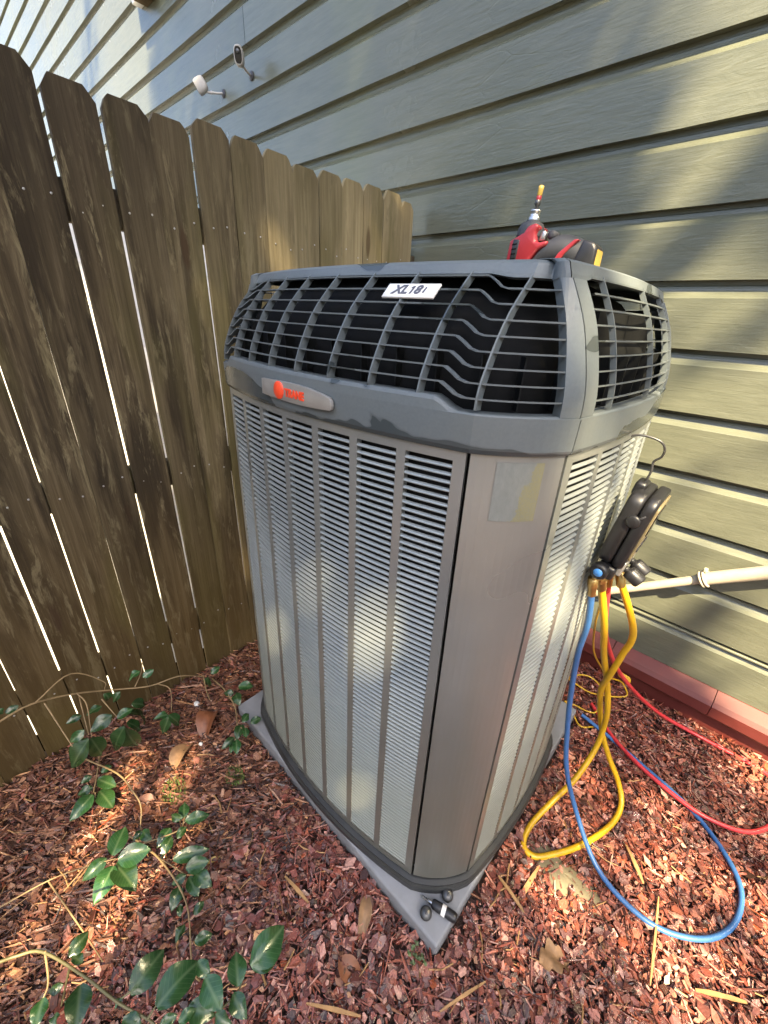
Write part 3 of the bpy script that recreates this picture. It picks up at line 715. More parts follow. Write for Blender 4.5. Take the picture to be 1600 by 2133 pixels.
MB().prism([(-.018, -.006), (.018, -.006), (.018, .006), (-.018, .006)], D(.1404, .004), dv, dz, dr, .0012).build('battery_label_stripe', M['red_plastic'], bt2)
dprism('belt_clip', [(-.047, .0), (-.02, .0), (-.02, .016), (-.03, .02), (-.046, .014)], .03, M['plastic_black'], .002, -.008)

# ------------------------------------------------------------------ digital manifold gauge hanging on the right side
GO = Vector((-.109, .862, 1.04))
gauge = tag(empty('manifold_gauge', GO), 'black digital manifold gauge hanging by a wire hook on the louvered side', 'gauge')
lean = RAD(8.5); gx = Vector((math.cos(lean), 0, -math.sin(lean)*.35)).normalized(); gzv = Vector((math.sin(lean)*1.0, 0, math.cos(lean))).normalized(); gy = gzv.cross(gx).normalized(); gx = gy.cross(gzv)
def G(a, b, c): return gx*a+gy*b+gzv*c
Mg = Matrix((gx, gy, gzv)).transposed()
# case: rounded profile in (b,c), extruded through thickness
def rrect(w, h, r, k=5):
    out = []
    for cx, cy, a0 in ((w/2-r, h/2-r, 0), (-w/2+r, h/2-r, 90), (-w/2+r, -h/2+r, 180), (w/2-r, -h/2+r, 270)):
        for i in range(k+1): a = RAD(a0+90*i/k); out.append((cx+r*math.cos(a), cy+r*math.sin(a)))
    return out
def gslab(name, w, h, r, a, t, c0, mat, bev=.004, parent=None, b0=0):
    return MB().prism(rrect(w, h, r), G(a, b0, c0), gy, gzv, gx, t).build(name, mat, parent or gauge, bev, 2)
gslab('rear_case', .118, .158, .024, -.013, .028, 0, M['plastic_black'], .007)
gslab('front_case', .122, .162, .026, .0125, .021, 0, M['plastic_black'], .006)
lb = gslab('face_label', .1, .125, .012, .0245, .004, .006, M['gauge_label'], .001)
gslab('display', .07, .05, .004, .0272, .002, .026, M['lens'], .0005, lb)
for i in range(3): gslab('key', .018, .01, .004, .0272, .003, -.03, M['rubber_grey'], .001, lb, -.028+.028*i)
gslab('hanger_boss', .04, .03, .008, -.022, .02, .075, M['plastic_black'], .005)
hk = [G(-.02, -.002, .085), G(-.02, -.002, .11), G(-.024, -.002, .128), G(-.016, -.006, .142), G(-.018, -.010, .158), G(-.03, -.016, .169), G(-.056, -.02, .170), G(-.076, -.024, .162), G(-.082, -.024, .150)]
MB().tube(smooth_path(hk, 5), .0021, 8).build('wire_hook', M['dark_steel'], gauge)
# side latch on the near side
MB().lathe([(.0125, 0), (.0125, .004), (.010, .006), (.002, .0062)], G(.0, -.0595, .03), -gy, 20).build('side_dial', M['plastic_black'], gauge)
MB().prism([(-.003, 0), (.003, 0), (.0015, .016), (-.0015, .016)], G(.004, -.0625, .036), (gx*.8-gzv*.6).normalized(), (gx*.6+gzv*.8).normalized(), -gy, .003).build('dial_pointer', M['rubber_grey'], gauge, .0006, 1)
# manifold block below the case
mbk = MB(); mbk.box(G(0, 0, -.092), (.034, .116, .03), M=Mg); blk = mbk.build('manifold_block', M['plastic_black'], gauge, .006, 2)
mbk = MB(); mbk.box(G(.02, 0, -.075), (.012, .1, .034), M=Mg); mbk.build('valve_plate', M['badge'], gauge, .003, 2)
kn = MB().lathe([(.008, 0), (.016, .004), (.017, .02), (.014, .024), (.011, .0242)], G(-.008, -.056, -.088), -gy, 20).build('valve_knob', M['plastic_black'], gauge)
MB().lathe([(.0085, .0243), (.0085, .0252), (.0005, .0254)], G(-.008, -.056, -.088), -gy, 18).build('knob_cap', M['knob_blue'], kn)
for b_ in (-.022, .022):
    kn = MB().lathe([(.007, 0), (.007, .006), (.0135, .008), (.0145, .012), (.0145, .034), (.013, .037), (.002, .0375)], G(.026, b_, -.082), (gx*.93-gzv*.35).normalized(), 18).build('valve_knob', M['plastic_black'], gauge)
PORTS = [(-.010, -.048), (-.004, -.016), (.004, .016), (.014, .045)]
for a_, b_ in PORTS:
    MB().lathe([(.0065, 0), (.0065, .01), (.0085, .011), (.0085, .02), (.006, .021), (.006, .026)], G(a_, b_, -.105), -gzv, 12).build('brass_port', M['brass'], gauge)
MB().lathe([(.006, 0), (.009, .004), (.009, .03), (.007, .034)], G(.02, .012, -.112), (-gzv+gx*.55-gy*.2).normalized(), 12).build('spare_port', M['brass'], gauge)
PW_ = [GO+G(a_, b_, -.131) for a_, b_ in PORTS]

# ------------------------------------------------------------------ hoses and cord
def hose(name, pts, r, mat, label, fit=(True, True), cat='hose', seg=12, ferr='brass'):
    root = tag(empty(name, pts[-1]), label, cat)
    P = [Vector(p)-Vector(pts[-1]) for p in pts]; sp_ = smooth_path(P, 8)
    MB().tube(sp_, r, seg).build('hose_tube' if cat == 'hose' else 'cord_line', mat, root)
    if fit[0]:
        d_ = (sp_[3]-sp_[0]).normalized(); MB().lathe([(r*.9, -.012), (r*1.5, -.011), (r*1.5, .012), (r*1.25, .014), (r*1.25, .036), (r*1.02, .038)], sp_[0], d_, 14).build('hose_fitting', M[ferr], root)
    if fit[1]:
        d_ = (sp_[-4]-sp_[-1]).normalized(); MB().lathe([(r*.9, -.012), (r*1.5, -.011), (r*1.5, .012), (r*1.25, .014), (r*1.25, .036), (r*1.02, .038)], sp_[-1], d_, 14).build('hose_fitting', M[ferr], root)
    return root
blue = [PW_[0], (-0.127, 0.845, 0.79), (-0.130, 0.873, 0.680), (-0.121, 0.904, 0.530), (-0.101, 0.918, 0.385), (-0.070, 0.918, 0.250), (-0.017, 0.919, 0.130), (0.070, 0.877, 0.045), (0.151, 0.854, 0.024), (0.242, 0.859, 0.022), (0.327, 0.913, 0.022), (0.378, 0.991, 0.022), (0.394, 1.079, 0.022), (0.375, 1.148, 0.022), (0.312, 1.217, 0.022), (0.229, 1.267, 0.022), (0.109, 1.301, 0.024), (-0.010, 1.330, 0.026), (-0.12, 1.345, 0.035)]
hose('blue_hose', blue, .0068, M['hose_blue'], 'blue service hose hanging from gauge and looping over the mulch', (True, False))
yel = [PW_[1], (-0.105, 0.914, 0.760), (-0.093, 0.997, 0.620), (-0.063, 1.083, 0.450), (-0.041, 1.092, 0.360), (-0.033, 1.104, 0.270), (-0.031, 1.085, 0.200), (-0.045, 1.014, 0.120), (-0.074, 0.934, 0.060), (-0.096, 0.845, 0.03), (-0.090, 0.786, 0.022), (-0.054, 0.781, 0.021), (-0.009, 0.834, 0.022), (0.038, 0.913, 0.022), (0.080, 1.021, 0.022), (0.087, 1.097, 0.035), (0.058, 1.129, 0.080), (0.007, 1.127, 0.160), (-0.035, 1.127, 0.240), (-0.064, 1.115, 0.340), (-0.074, 1.075, 0.440), (-0.066, 1.040, 0.520), (-0.056, 1.023, 0.620), (-0.052, 1.000, 0.720), PW_[3]]
hose('yellow_hose', yel, .0082, M['hose_yellow'], 'thick yellow service hose looped from gauge down to the mulch and back', (True, True))
red = [PW_[2], (-0.109, 0.95, 0.740), (-0.097, 1.119, 0.550), (-0.059, 1.281, 0.360), (0.012, 1.415, 0.200), (0.099, 1.51, 0.090), (0.199, 1.57, 0.035), (0.290, 1.585, 0.024), (0.377, 1.59, 0.022), (0.433, 1.58, 0.022), (0.467, 1.51, 0.022), (0.452, 1.400, 0.022), (0.398, 1.310, 0.022), (0.319, 1.260, 0.032), (0.231, 1.248, 0.038), (0.095, 1.279, 0.04), (-0.016, 1.345, 0.03), (-0.110, 1.437, 0.024)]
hose('red_hose', red, .0068, M['hose_red'], 'red service hose curving along the red sill and across the mulch', (True, False))
cord = [(-0.128, 0.93, 0.80), (-0.138, 1.035, 0.660), (-0.138, 1.2, 0.450), (-0.12, 1.393, 0.250), (-0.1, 1.52, 0.12), (-0.055, 1.58, 0.08), (-0.028, 1.585, 0.050), (-0.019, 1.58, 0.030), (-0.039, 1.555, 0.025), (-0.092, 1.508, 0.030), (-0.135, 1.473, 0.040), (-0.187, 1.453, 0.060), (-0.216, 1.431, 0.090), (-0.177, 1.479, 0.100), (-0.132, 1.496, 0.090), (-0.100, 1.491, 0.060), (-0.086, 1.400, 0.030), (-0.161, 1.374, 0.030), (-0.189, 1.345, 0.050), (-0.162, 1.34, 0.040), (-0.109, 1.30, 0.025), (-0.065, 1.345, 0.02)]
hose('thin_cord', cord, .003, M['hose_yellow'], 'thin yellow wire tangled on the mulch behind the hoses', (False, False), 'wire', 8)
mb = MB(); mb.prism(rrect(.05, .022, .008), (0, 0, 0), Vector((.8, .3, -.35)).normalized(), Vector((-.2, .3, .9)).normalized(), Vector((.5, -.85, .2)).normalized(), .008)
tg = mb.build('yellow_clamp', M['hose_yellow'], None, .003, 2); tg.location = (-.045, 1.40, .255); tag(tg, 'small yellow plastic clip on the wire above the red sill', 'clip')

# ------------------------------------------------------------------ pipe run on the wall
pipe = tag(empty('wall_pipe', (.05, WALL_Y, .64)), 'cream painted pipe with a clamp running along the siding', 'pipe')
PO = Vector((.05, WALL_Y, .64))
p0, p1, p2, p3 = Vector((-.42, WALL_Y-.06, .28)), Vector((.045, WALL_Y-.058, .635)), Vector((.19, WALL_Y-.062, .738)), Vector((1.6, WALL_Y-.075, 1.72))
MB().tube([p0-PO, Vector((-.25, WALL_Y-.06, .415))-PO, p1-PO], .0155, 16).build('thin_pipe', M['pipe'], pipe)
MB().tube([p1-PO+Vector((-.006, 0, -.004)), p2-PO, p3-PO], .0215, 18).build('thick_pipe', M['pipe'], pipe)
dd = (p2-p1).normalized()
for q in (-.006, .004): MB().lathe([(.024, -.004), (.029, -.003), (.029, .003), (.024, .004)], p1-PO+dd*q, dd, 20).build('clamp_ring', M['pipe'], pipe)
mb = MB(); mb.box(p1-PO+Vector((-.006, -.004, .034)), (.012, .012, .016)); mb.build('clamp_screw', M['pipe'], pipe, .003, 2)
mb = MB(); mb.box(p1-PO+Vector((0, .042, -.004)), (.016, .05, .02)); mb.build('clamp_bracket', M['pipe'], pipe, .002, 1)

# ------------------------------------------------------------------ two security cameras
def sec_cam(base, body, facing, label, side):
    root = tag(empty('security_camera', base), label, 'camera', 'security cameras on the siding'); root.scale = (.46, .46, .46); B = (Vector(body)-Vector(base))/.46
    MB().lathe([(.044, 0), (.044, .008), (.038, .014), (.012, .018)], (0, -.001, 0), (0, -1, 0), 22).build('wall_plate', M['rubber_grey'], root)
    e = B+Vector((0, .01, -.045)); MB().tube(smooth_path([Vector((0, -.014, 0)), Vector((0, -.014, 0)).lerp(e, .5)+Vector((0, 0, -.008)), e, e+Vector((0, 0, .03))], 5), .0125, 10).build('mount_arm', M['cam_white'], root)
    MB().lathe([(.004, -.02), (.008, -.02), (.008, .02), (.004, .02)], Vector((0, -.014, 0)).lerp(e, .55)+Vector((0, 0, -.008)), (0, 0, 1), 8).build('pivot_screw', M['steel'], root)
    f_ = Vector(facing).normalized(); r_ = f_.cross(Vector((0, 0, 1))).normalized(); u_ = r_.cross(f_)
    prof = []
    for i in range(24):
        a = 2*math.pi*i/24; c_, s_ = math.cos(a), math.sin(a)
        prof.append((.05*math.copysign(abs(c_)**.7, c_), .085*math.copysign(abs(s_)**.7, s_)))
    rows = []
    for (k_, h_) in ((.55, -.075), (.85, -.062), (1.0, -.03), (1.02, .02), (.98, .048), (.9, .056)):
        rows.append([B+r_*x*k_+u_*y*k_+f_*h_ for x, y in prof])
    mb = MB(); mb.grid(rows, 0, True, close_u=True); mb.add(rows[0], [tuple(range(24))]); mb.add(rows[-1], [tuple(range(24))]); bd = mb.build('camera_body', M['cam_white'], root)
    rows = [[B+r_*x*k_+u_*y*k_+f_*h_ for x, y in prof] for k_, h_ in ((.8, .0565), (.78, .06))]
    mb = MB(); mb.grid(rows, 0, False, close_u=True); mb.add(rows[-1], [tuple(range(24))]); mb.build('lens_cover', M['lens'], bd)
    MB().lathe([(.02, .06), (.02, .064), (.001, .065)], B+u_*.03, f_, 16).build('lens', M['dark_steel'], bd)
sec_cam((-2.628, WALL_Y-.001, 2.535), (-2.575, WALL_Y-.10, 2.565), (.72, -.66, -.18), 'white security camera on the siding, upper one with dark lens toward viewer', 1)
sec_cam((-2.941, WALL_Y-.001, 2.532), (-3.02, WALL_Y-.10, 2.555), (-.62, -.6, -.5), 'white security camera on the siding, lower left one facing away', 1)
# brown block near the upper edge of the picture
blk2 = tag(empty('nest_box', (-3.76, WALL_Y-.0, 3.12)), 'brown wooden block fixed high on the siding at the picture top', 'block')
mb = MB(); mb.box((.05, -.05, .1), (.2, .1, .16)); mb.build('wooden_block', M['wood'], blk2, .004, 1)
mb = MB(); mb.box((-.1, -.03, .12), (.09, .06, .16)); mb.build('white_bracket', M['white_plastic'], blk2, .004, 1)

# ------------------------------------------------------------------ screwdriver and caps on the pad
PADZ = .06
sd = tag(empty('screwdriver', (-.165, .482, PADZ)), 'stubby black screwdriver lying on the front corner of the slab', 'screwdriver')
a_ = Vector((-.062, -.016, .0135)); b_ = Vector((.034, .012, .0135)); ax_ = (b_-a_).normalized()
st_ = Vector((-.03, -.007, .0135))
MB().lathe([(.0075, 0), (.0105, .004), (.0115, .02), (.0105, .03), (.0115, .04), (.0115, .058), (.0095, .064), (.002, .0655)], st_, ax_, 16).build('grip', M['plastic_black'], sd)
MB().lathe([(.0118, .026), (.0118, .036)], st_, ax_, 16).build('grip_label', M['white_plastic'], sd)
MB().lathe([(.001, -.031), (.003, -.029), (.0032, -.012), (.0045, -.011), (.0045, .002)], st_, ax_, 10).build('shank', M['steel'], sd)
def cap(loc, label):
    o = MB().lathe([(.0135, 0), (.0145, .003), (.0145, .014), (.0115, .019), (.004, .021)], (0, 0, 0), (0, 0, 1), 20)
    o.lathe([(.003, .0205), (.003, .024), (.001, .0245)], (0, 0, 0), (0, 0, 1), 10)
    ob = o.build('valve_cap', M['dark_steel']); ob.location = loc; ob.rotation_euler = (.25, .2, 0); tag(ob, label, 'cap', 'valve caps on the slab')
cap((-.196, .452, PADZ+.003), 'dark metal valve cap on the slab left of the screwdriver')
cap((-.178, .518, PADZ+.003), 'dark metal valve cap between the screwdriver and the unit base')

# ------------------------------------------------------------------ leaves, stems : vine plants
def leaf_mesh(L, W, fold, curl, mbb=None, M4=None):
    mbb = mbb or MB(); n = 8; rows = []
    for i in range(n+1):
        t = i/n; w = W/2*(math.sin(math.pi*min(1, t*.93+.035)**.82))*(1.0 if t < 1 else 0)
        zc = -curl*L*(t-.3)**2
        rows.append([Vector((t*L, k*w, zc+abs(k)*w*fold+.003*math.sin(t*9+k*2)*(abs(k) > .6))) for k in (-1, -.5, 0, .5, 1)])
    if M4: rows = [[M4 @ p for p in r] for r in rows]
    mbb.grid(rows, 0, True); return mbb
PLANTS = {'A':{'stems':[[(-1.2,-0.164,0.364),(-1.2,-0.142,0.37),(-1.22,-0.079,0.36),(-1.24,0.019,0.308),(-1.24,0.119,0.242),(-1.22,0.208,0.207),(-1.2,0.295,0.2),(-1.2,0.371,0.141)],[(-1.22,-0.071,0.363),(-1.26,0.029,0.368),(-1.26,0.096,0.287),(-1.24,0.087,0.274)],[(-1.22,-0.053,0.344),(-1.1,-0.035,0.262)],[(-1.24,0.019,0.308),(-1.2,0.03,0.282),(-1.12,0.014,0.232)],[(-1.24,0.023,0.289),(-1.2,0.023,0.289),(-1.12,0.01,0.243)],[(-1.22,0.074,0.257),(-1.15,0.088,0.219)],[(-1.22,0.23,0.194),(-1.2,0.251,0.164),(-1.13,0.229,0.132)],[(-1.23,0.166,0.229),(-1.25,0.192,0.252),(-1.26,0.21,0.286)]],
 'leaves':[(-1.23,0.191,0.28,-1.23,0.155,0.273,0.028),(-1.218,0.191,0.259,-1.218,0.224,0.268,0.031),(-1.225,0.407,0.106,-1.225,0.442,0.112,0.03),(-1.216,0.392,0.103,-1.216,0.382,0.056,0.036),(-1.215,0.083,0.275,-1.215,0.091,0.238,0.02),(-1.237,0.123,0.231,-1.237,0.096,0.206,0.022),(-1.239,0.066,0.211,-1.239,0.027,0.211,0.023),(-1.207,0.012,0.247,-1.207,-0.024,0.247,0.019),(-1.23,-0.129,0.363,-1.23,-0.102,0.369,0.021),(-1.231,-0.132,0.368,-1.231,-0.141,0.386,0.018),(-1.1,0.073,0.291,-1.1,0.019,0.276,0.037),(-1.121,0.004,0.27,-1.121,-0.032,0.255,0.026),(-1.107,0.005,0.244,-1.107,-0.053,0.181,0.051),(-1.121,0.011,0.227,-1.121,0.022,0.141,0.043),(-1.114,0.091,0.207,-1.114,0.042,0.138,0.042),(-1.134,0.095,0.176,-1.134,0.107,0.065,0.046),(-1.115,0.084,0.252,-1.115,0.123,0.261,0.026),(-1.105,0.128,0.288,-1.105,0.16,0.256,0.034),(-1.119,0.121,0.244,-1.119,0.157,0.179,0.037),(-1.11,0.104,0.222,-1.11,0.131,0.164,0.032),(-1.113,0.213,0.154,-1.113,0.179,0.172,0.021),(-1.137,0.221,0.119,-1.137,0.189,0.063,0.032),(-1.11,0.214,0.152,-1.11,0.238,0.086,0.031)]},
'B':{'stems':[[(-1.243,0.413,0.06),(-1.198,0.418,0.06),(-1.146,0.42,0.07),(-1.047,0.409,0.08),(-0.969,0.377,0.085),(-0.941,0.378,0.09),(-0.946,0.351,0.05)]],
 'leaves':[(-1.11,0.458,0.087,-1.081,0.498,0.087,0.032),(-1.104,0.434,0.08,-1.125,0.408,0.08,0.029),(-1.102,0.439,0.074,-1.056,0.427,0.074,0.035),(-0.961,0.39,0.094,-0.974,0.423,0.094,0.027),(-0.945,0.412,0.084,-0.938,0.447,0.084,0.03),(-0.955,0.386,0.09,-0.925,0.35,0.09,0.034),(-0.933,0.386,0.094,-0.903,0.373,0.094,0.02),(-0.931,0.345,0.09,-0.923,0.302,0.09,0.022),(-0.915,0.343,0.095,-0.876,0.325,0.095,0.025),(-0.922,0.336,0.082,-0.898,0.314,0.082,0.017)]},
'C':{'stems':[[(-1.225,0.015,0.03),(-1.152,-0.006,0.05),(-1.088,-0.027,0.05)]],
 'leaves':[(-1.145,-0.02,0.057,-1.143,-0.047,0.057,0.025),(-1.111,-0.028,0.049,-1.119,-0.063,0.049,0.023),(-1.079,-0.033,0.06,-1.048,-0.09,0.06,0.037),(-1.119,-0.01,0.059,-1.062,0.019,0.059,0.031),(-1.151,0.003,0.04,-1.153,0.031,0.04,0.024),(-1.092,-0.017,0.041,-1.023,-0.003,0.041,0.041)]},
'D':{'stems':[[(-1.224,-0.014,0.05),(-1.062,0.035,0.09),(-0.963,0.051,0.1),(-0.92,0.051,0.09),(-0.878,0.035,0.07)],[(-0.918,-0.26,0.1),(-0.915,-0.25,0.1),(-0.879,-0.159,0.12),(-0.842,-0.089,0.13),(-0.805,-0.038,0.14)],[(-0.879,-0.159,0.12),(-0.706,-0.125,0.14),(-0.613,-0.106,0.17)]],
 'leaves':[(-0.822,-0.038,0.133,-0.867,0.002,0.133,0.045),(-0.79,-0.031,0.151,-0.761,0.027,0.151,0.047),(-0.794,-0.039,0.138,-0.719,-0.021,0.138,0.045),(-0.79,-0.042,0.143,-0.749,-0.089,0.143,0.039),(-0.824,-0.05,0.135,-0.816,-0.099,0.135,0.028)]},
'F':{'stems':[[(-0.888,0.007,0.06),(-0.838,0.021,0.07),(-0.74,0.047,0.09),(-0.618,0.054,0.09),(-0.515,0.019,0.1)],[(-0.801,0.032,0.08),(-0.686,0.076,0.07)],[(-0.828,0.027,0.08),(-0.8,0.101,0.07),(-0.815,0.127,0.07)]],
 'leaves':[(-0.869,0.034,0.07,-0.862,0.011,0.07,0.024),(-0.869,0.035,0.067,-0.833,0.041,0.067,0.028),(-0.822,0.127,0.066,-0.86,0.145,0.066,0.025),(-0.821,0.124,0.072,-0.848,0.103,0.072,0.019),(-0.81,0.127,0.072,-0.78,0.176,0.072,0.027),(-0.777,0.093,0.08,-0.788,0.121,0.08,0.03),(-0.819,0.09,0.074,-0.799,0.052,0.074,0.032),(-0.791,0.084,0.08,-0.767,0.052,0.08,0.023),(-0.737,0.066,0.079,-0.697,0.136,0.079,0.029),(-0.693,0.081,0.082,-0.668,0.126,0.082,0.032),(-0.672,0.093,0.074,-0.624,0.108,0.074,0.031),(-0.68,0.08,0.062,-0.631,0.08,0.062,0.027),(-0.68,0.075,0.079,-0.685,0.045,0.079,0.022),(-0.668,0.056,0.081,-0.639,0.027,0.081,0.032),(-0.633,0.041,0.08,-0.612,0.033,0.08,0.013),(-0.595,0.057,0.072,-0.602,0.083,0.072,0.018),(-0.592,0.034,0.075,-0.579,0.009,0.075,0.023),(-0.551,0.038,0.063,-0.536,0.069,0.063,0.025)]},
'E':{'stems':[[(-0.66,-0.228,0.34),(-0.653,-0.214,0.34),(-0.643,-0.19,0.34),(-0.617,-0.158,0.34),(-0.529,-0.122,0.34),(-0.454,-0.087,0.34),(-0.398,-0.061,0.34),(-0.376,-0.052,0.34)],[(-0.611,-0.154,0.34),(-0.586,-0.168,0.3),(-0.579,-0.181,0.28)],[(-0.345,0,0.3),(-0.339,0.017,0.3),(-0.339,0.055,0.3),(-0.346,0.08,0.3)],[(-0.448,-0.071,0.35),(-0.448,-0.084,0.35)],[(-0.396,-0.06,0.35),(-0.4,-0.047,0.35)],[(-0.559,-0.136,0.34),(-0.547,-0.165,0.28)]],
 'leaves':[(-0.575,-0.131,0.338,-0.588,-0.1,0.338,0.029),(-0.575,-0.127,0.332,-0.554,-0.118,0.332,0.017),(-0.457,-0.073,0.325,-0.472,-0.016,0.325,0.046),(-0.412,-0.048,0.32,-0.419,0.021,0.32,0.049),(-0.38,0.023,0.338,-0.33,0.024,0.338,0.032),(-0.406,0.022,0.342,-0.377,0.028,0.342,0.028),(-0.335,0.058,0.32,-0.375,0.076,0.32,0.032),(-0.335,0.085,0.337,-0.336,0.152,0.337,0.044),(-0.332,0.086,0.328,-0.316,0.133,0.328,0.024),(-0.333,0.047,0.322,-0.297,0.048,0.322,0.028),(-0.372,-0.012,0.325,-0.336,0.012,0.325,0.034),(-0.363,-0.029,0.336,-0.36,-0.006,0.336,0.024),(-0.38,-0.051,0.339,-0.372,-0.029,0.339,0.021),(-0.553,-0.149,0.319,-0.558,-0.168,0.319,0.019),(-0.525,-0.127,0.333,-0.478,-0.143,0.333,0.04),(-0.519,-0.14,0.319,-0.528,-0.152,0.319,0.022),(-0.551,-0.173,0.335,-0.523,-0.187,0.335,0.03),(-0.521,-0.163,0.326,-0.505,-0.169,0.326,0.021),(-0.457,-0.083,0.339,-0.452,-0.094,0.339,0.014),(-0.428,-0.09,0.342,-0.402,-0.073,0.342,0.027),(-0.33,0.016,0.33,-0.303,0.026,0.33,0.026)]}}
LAB = {'A': ('trailing_vine', 'glossy green vine trailing along the foot of the fence', 'vine'), 'B': ('vine_sprig', 'small glossy sprig beside the rear left corner of the slab', 'vine'),
       'C': ('vine_sprig', 'sunlit yellow green sprig low on the mulch below the trailing vine', 'vine'), 'D': ('vine_sprig', 'five-leaf rosette on tan stems over the sunlit mulch', 'vine'),
       'F': ('vine_sprig', 'leafy glossy sprig on the mulch between rosette and slab', 'vine'), 'E': ('leafy_shrub', 'large-leaved glossy shrub in the lower left foreground', 'shrub')}
camp = Vector((0, 0, 1.384))
for key, dat in PLANTS.items():
    R = random.Random(ord(key)); o = Vector(dat['stems'][0][0]); o.z = 0; nm, lab, cat = LAB[key]
    root = tag(empty(nm, o), lab, cat, 'vines by the fence' if cat == 'vine' else None)
    for i, s_ in enumerate(dat['stems']):
        pts = smooth_path([Vector(p)-o+Vector((R.gauss(0, .002), R.gauss(0, .002), R.gauss(0, .002))) for p in s_], 5); n = len(pts); r_ = (.0029 if i == 0 else .002)*(1.05 if key == 'E' else 1)
        MB().tube(pts, [r_*(1-.45*q/n) for q in range(n)], 7).build('stem', M['green_stem'] if key == 'E' and i != 1 else M['stem'], root)
    if True:   # a foot that ties the plant to the soil
        p = Vector(dat['stems'][0][-1])-o; q = p+Vector((.015, .01, -p.z-.02)); MB().tube(smooth_path([p, p.lerp(q, .5)+Vector((.006, -.008, 0)), q], 4), .0022, 6).build('stem', M['stem'], root)
    for l_ in dat['leaves']:
        B_, T_ = Vector(l_[:3])-o, Vector(l_[3:6])-o; W_ = l_[6]*1.25; d_ = T_-B_; L_ = d_.length; ex = d_.normalized()
        tocam = (camp-(B_+o)).normalized(); nn_ = (tocam+Vector((R.gauss(0, .3), R.gauss(0, .3), .55))).normalized(); nn_ = (nn_-ex*nn_.dot(ex)).normalized(); ey = nn_.cross(ex)
        W_ = max(W_, L_*.42); W_ = min(W_, L_*.8)
        ob = leaf_mesh(L_*1.1, W_*.95, R.uniform(.12, .4), R.uniform(.1, .6)).build('leaf', M['leaf'], root)
        ob.matrix_local = Matrix(((ex.x, ey.x, nn_.x, B_.x), (ex.y, ey.y, nn_.y, B_.y), (ex.z, ey.z, nn_.z, B_.z), (0, 0, 0, 1)))
# ------------------------------------------------------------------ loose things on the mulch
def dry(name, loc, L, W, rz, mat, label, cat='leaf', curl=.5, fold=.35, grp='fallen leaves on the mulch', lobed=False):
    mbb = MB()
    if lobed:
        n = 22; rows = []
        for i in range(n+1):
            t = i/n; w = W/2*math.sin(math.pi*min(1, t*.95+.03))**.7*(.62+.5*abs(math.sin(t*9.6+.4)))
            rows.append([Vector((t*L, k*w*(1 if k < 0 else .86+.2*math.sin(t*5)), .3*abs(k)*w+.01*math.sin(t*4)+.006*math.sin(k*3+t*7))) for k in (-1, -.55, 0, .5, 1)])
        mbb.grid(rows, 0, True); mbb.tube([Vector((0, 0, .0)), Vector((-L*.3, .006, .004))], .0011, 5)
    else: leaf_mesh(L, W, fold, curl, mbb)
    ob = mbb.build(name, mat); ob.location = (loc[0], loc[1], gz(loc[0], loc[1])+.02+(loc[2] if len(loc) > 2 else 0)); ob.rotation_euler = (rng.gauss(0, .15), rng.gauss(0, .15), rz); tag(ob, label, cat, grp); return ob
dry('dry_leaf', (.046, .586), .075, .06, .8, M['dry_leaf'], 'tan lobed dry leaf on the mulch right of the slab corner', lobed=True)
dry('dry_leaf', (-1.12, .36, .012), .11, .075, -.9, M['brown_leaf'], 'curled orange brown dead leaf beside the rear of the slab', curl=1.1, fold=.8)
dry('dry_leaf', (-.335, .385), .085, .034, -.9, M['dry_leaf'], 'pale tan dry leaf curled against the front edge of slab', curl=.9, fold=.7)
dry('dry_leaf', (-1.0, .05), .08, .05, .6, M['brown_leaf'], 'rust brown leaf under the sunlit sprig', curl=.8, fold=.6)
dry('dry_leaf', (-1.02, .17), .10, .06, 2.2, M['dry_leaf'], 'pale crumpled leaf beside the moss patch', curl=.9, fold=.6)
dry('dry_leaf', (-.70, .12), .05, .014, 1.2, M['yellow_leaf'], 'narrow yellow fallen leaf between sprig and shrub', curl=.2, fold=.3)
dry('dry_leaf', (-.30, .26), .07, .045, .2, M['brown_leaf'], 'reddish brown leaf on the mulch in front of slab', curl=.7, fold=.5)
def sliver(p, q, w, mat, label, t=.003):
    p = Vector((*p, 0)); q = Vector((*q, 0)); d_ = q-p; L_ = d_.length; n = 7; R = random.Random(int(abs(p.x)*1000)); mbb = MB(); rows = []
    for i in range(n+1):
        u = i/n; ww = w/2*(1-.55*abs(2*u-1)**2)*R.uniform(.8, 1.1); z_ = .004*math.sin(u*3)
        rows.append([Vector((u*L_, -ww, z_)), Vector((u*L_, ww, z_)), Vector((u*L_, ww*.9, z_+t)), Vector((u*L_, -ww*.9, z_+t))])
    mbb.grid(rows, 0, False, close_u=True); mbb.add(rows[0], [(0, 1, 2, 3)]); mbb.add(rows[-1], [(0, 1, 2, 3)])
    ob = mbb.build('wood_sliver', mat); ob.location = (p.x, p.y, max(gz(p.x, p.y), gz(q.x, q.y))+.019); ob.rotation_euler = (0, rng.gauss(0, .05), math.atan2(d_.y, d_.x)); tag(ob, label, 'wood sliver', 'pale wood slivers in the mulch'); return ob
sliver((.228, .93), (.25, .73), .006, M['straw'], 'long pale straw lying across the mulch inside the blue hose loop', .004)
sliver((-.105, .665), (-.02, .642), .009, M['straw'], 'tan wood sliver, left arm of the cross near slab corner')
sliver((-.034, .765), (-.045, .61), .012, M['straw'], 'tan wood sliver, upright arm of the cross near slab corner')
sliver((-.30, .165), (-.2, .235), .008, M['straw'], 'thick tan wood sliver at the bottom edge of the picture')
sliver((-.52, .26), (-.43, .27), .009, M['straw'], 'short tan sliver on the red mulch left of slab edge')
sliver((.13, 1.0), (.19, .93), .011, M['straw'], 'short tan wood sliver beside the yellow hose bend')
sliver((.33, .80), (.42, .86), .010, M['straw'], 'tan sliver on the sunlit mulch beyond the blue loop')
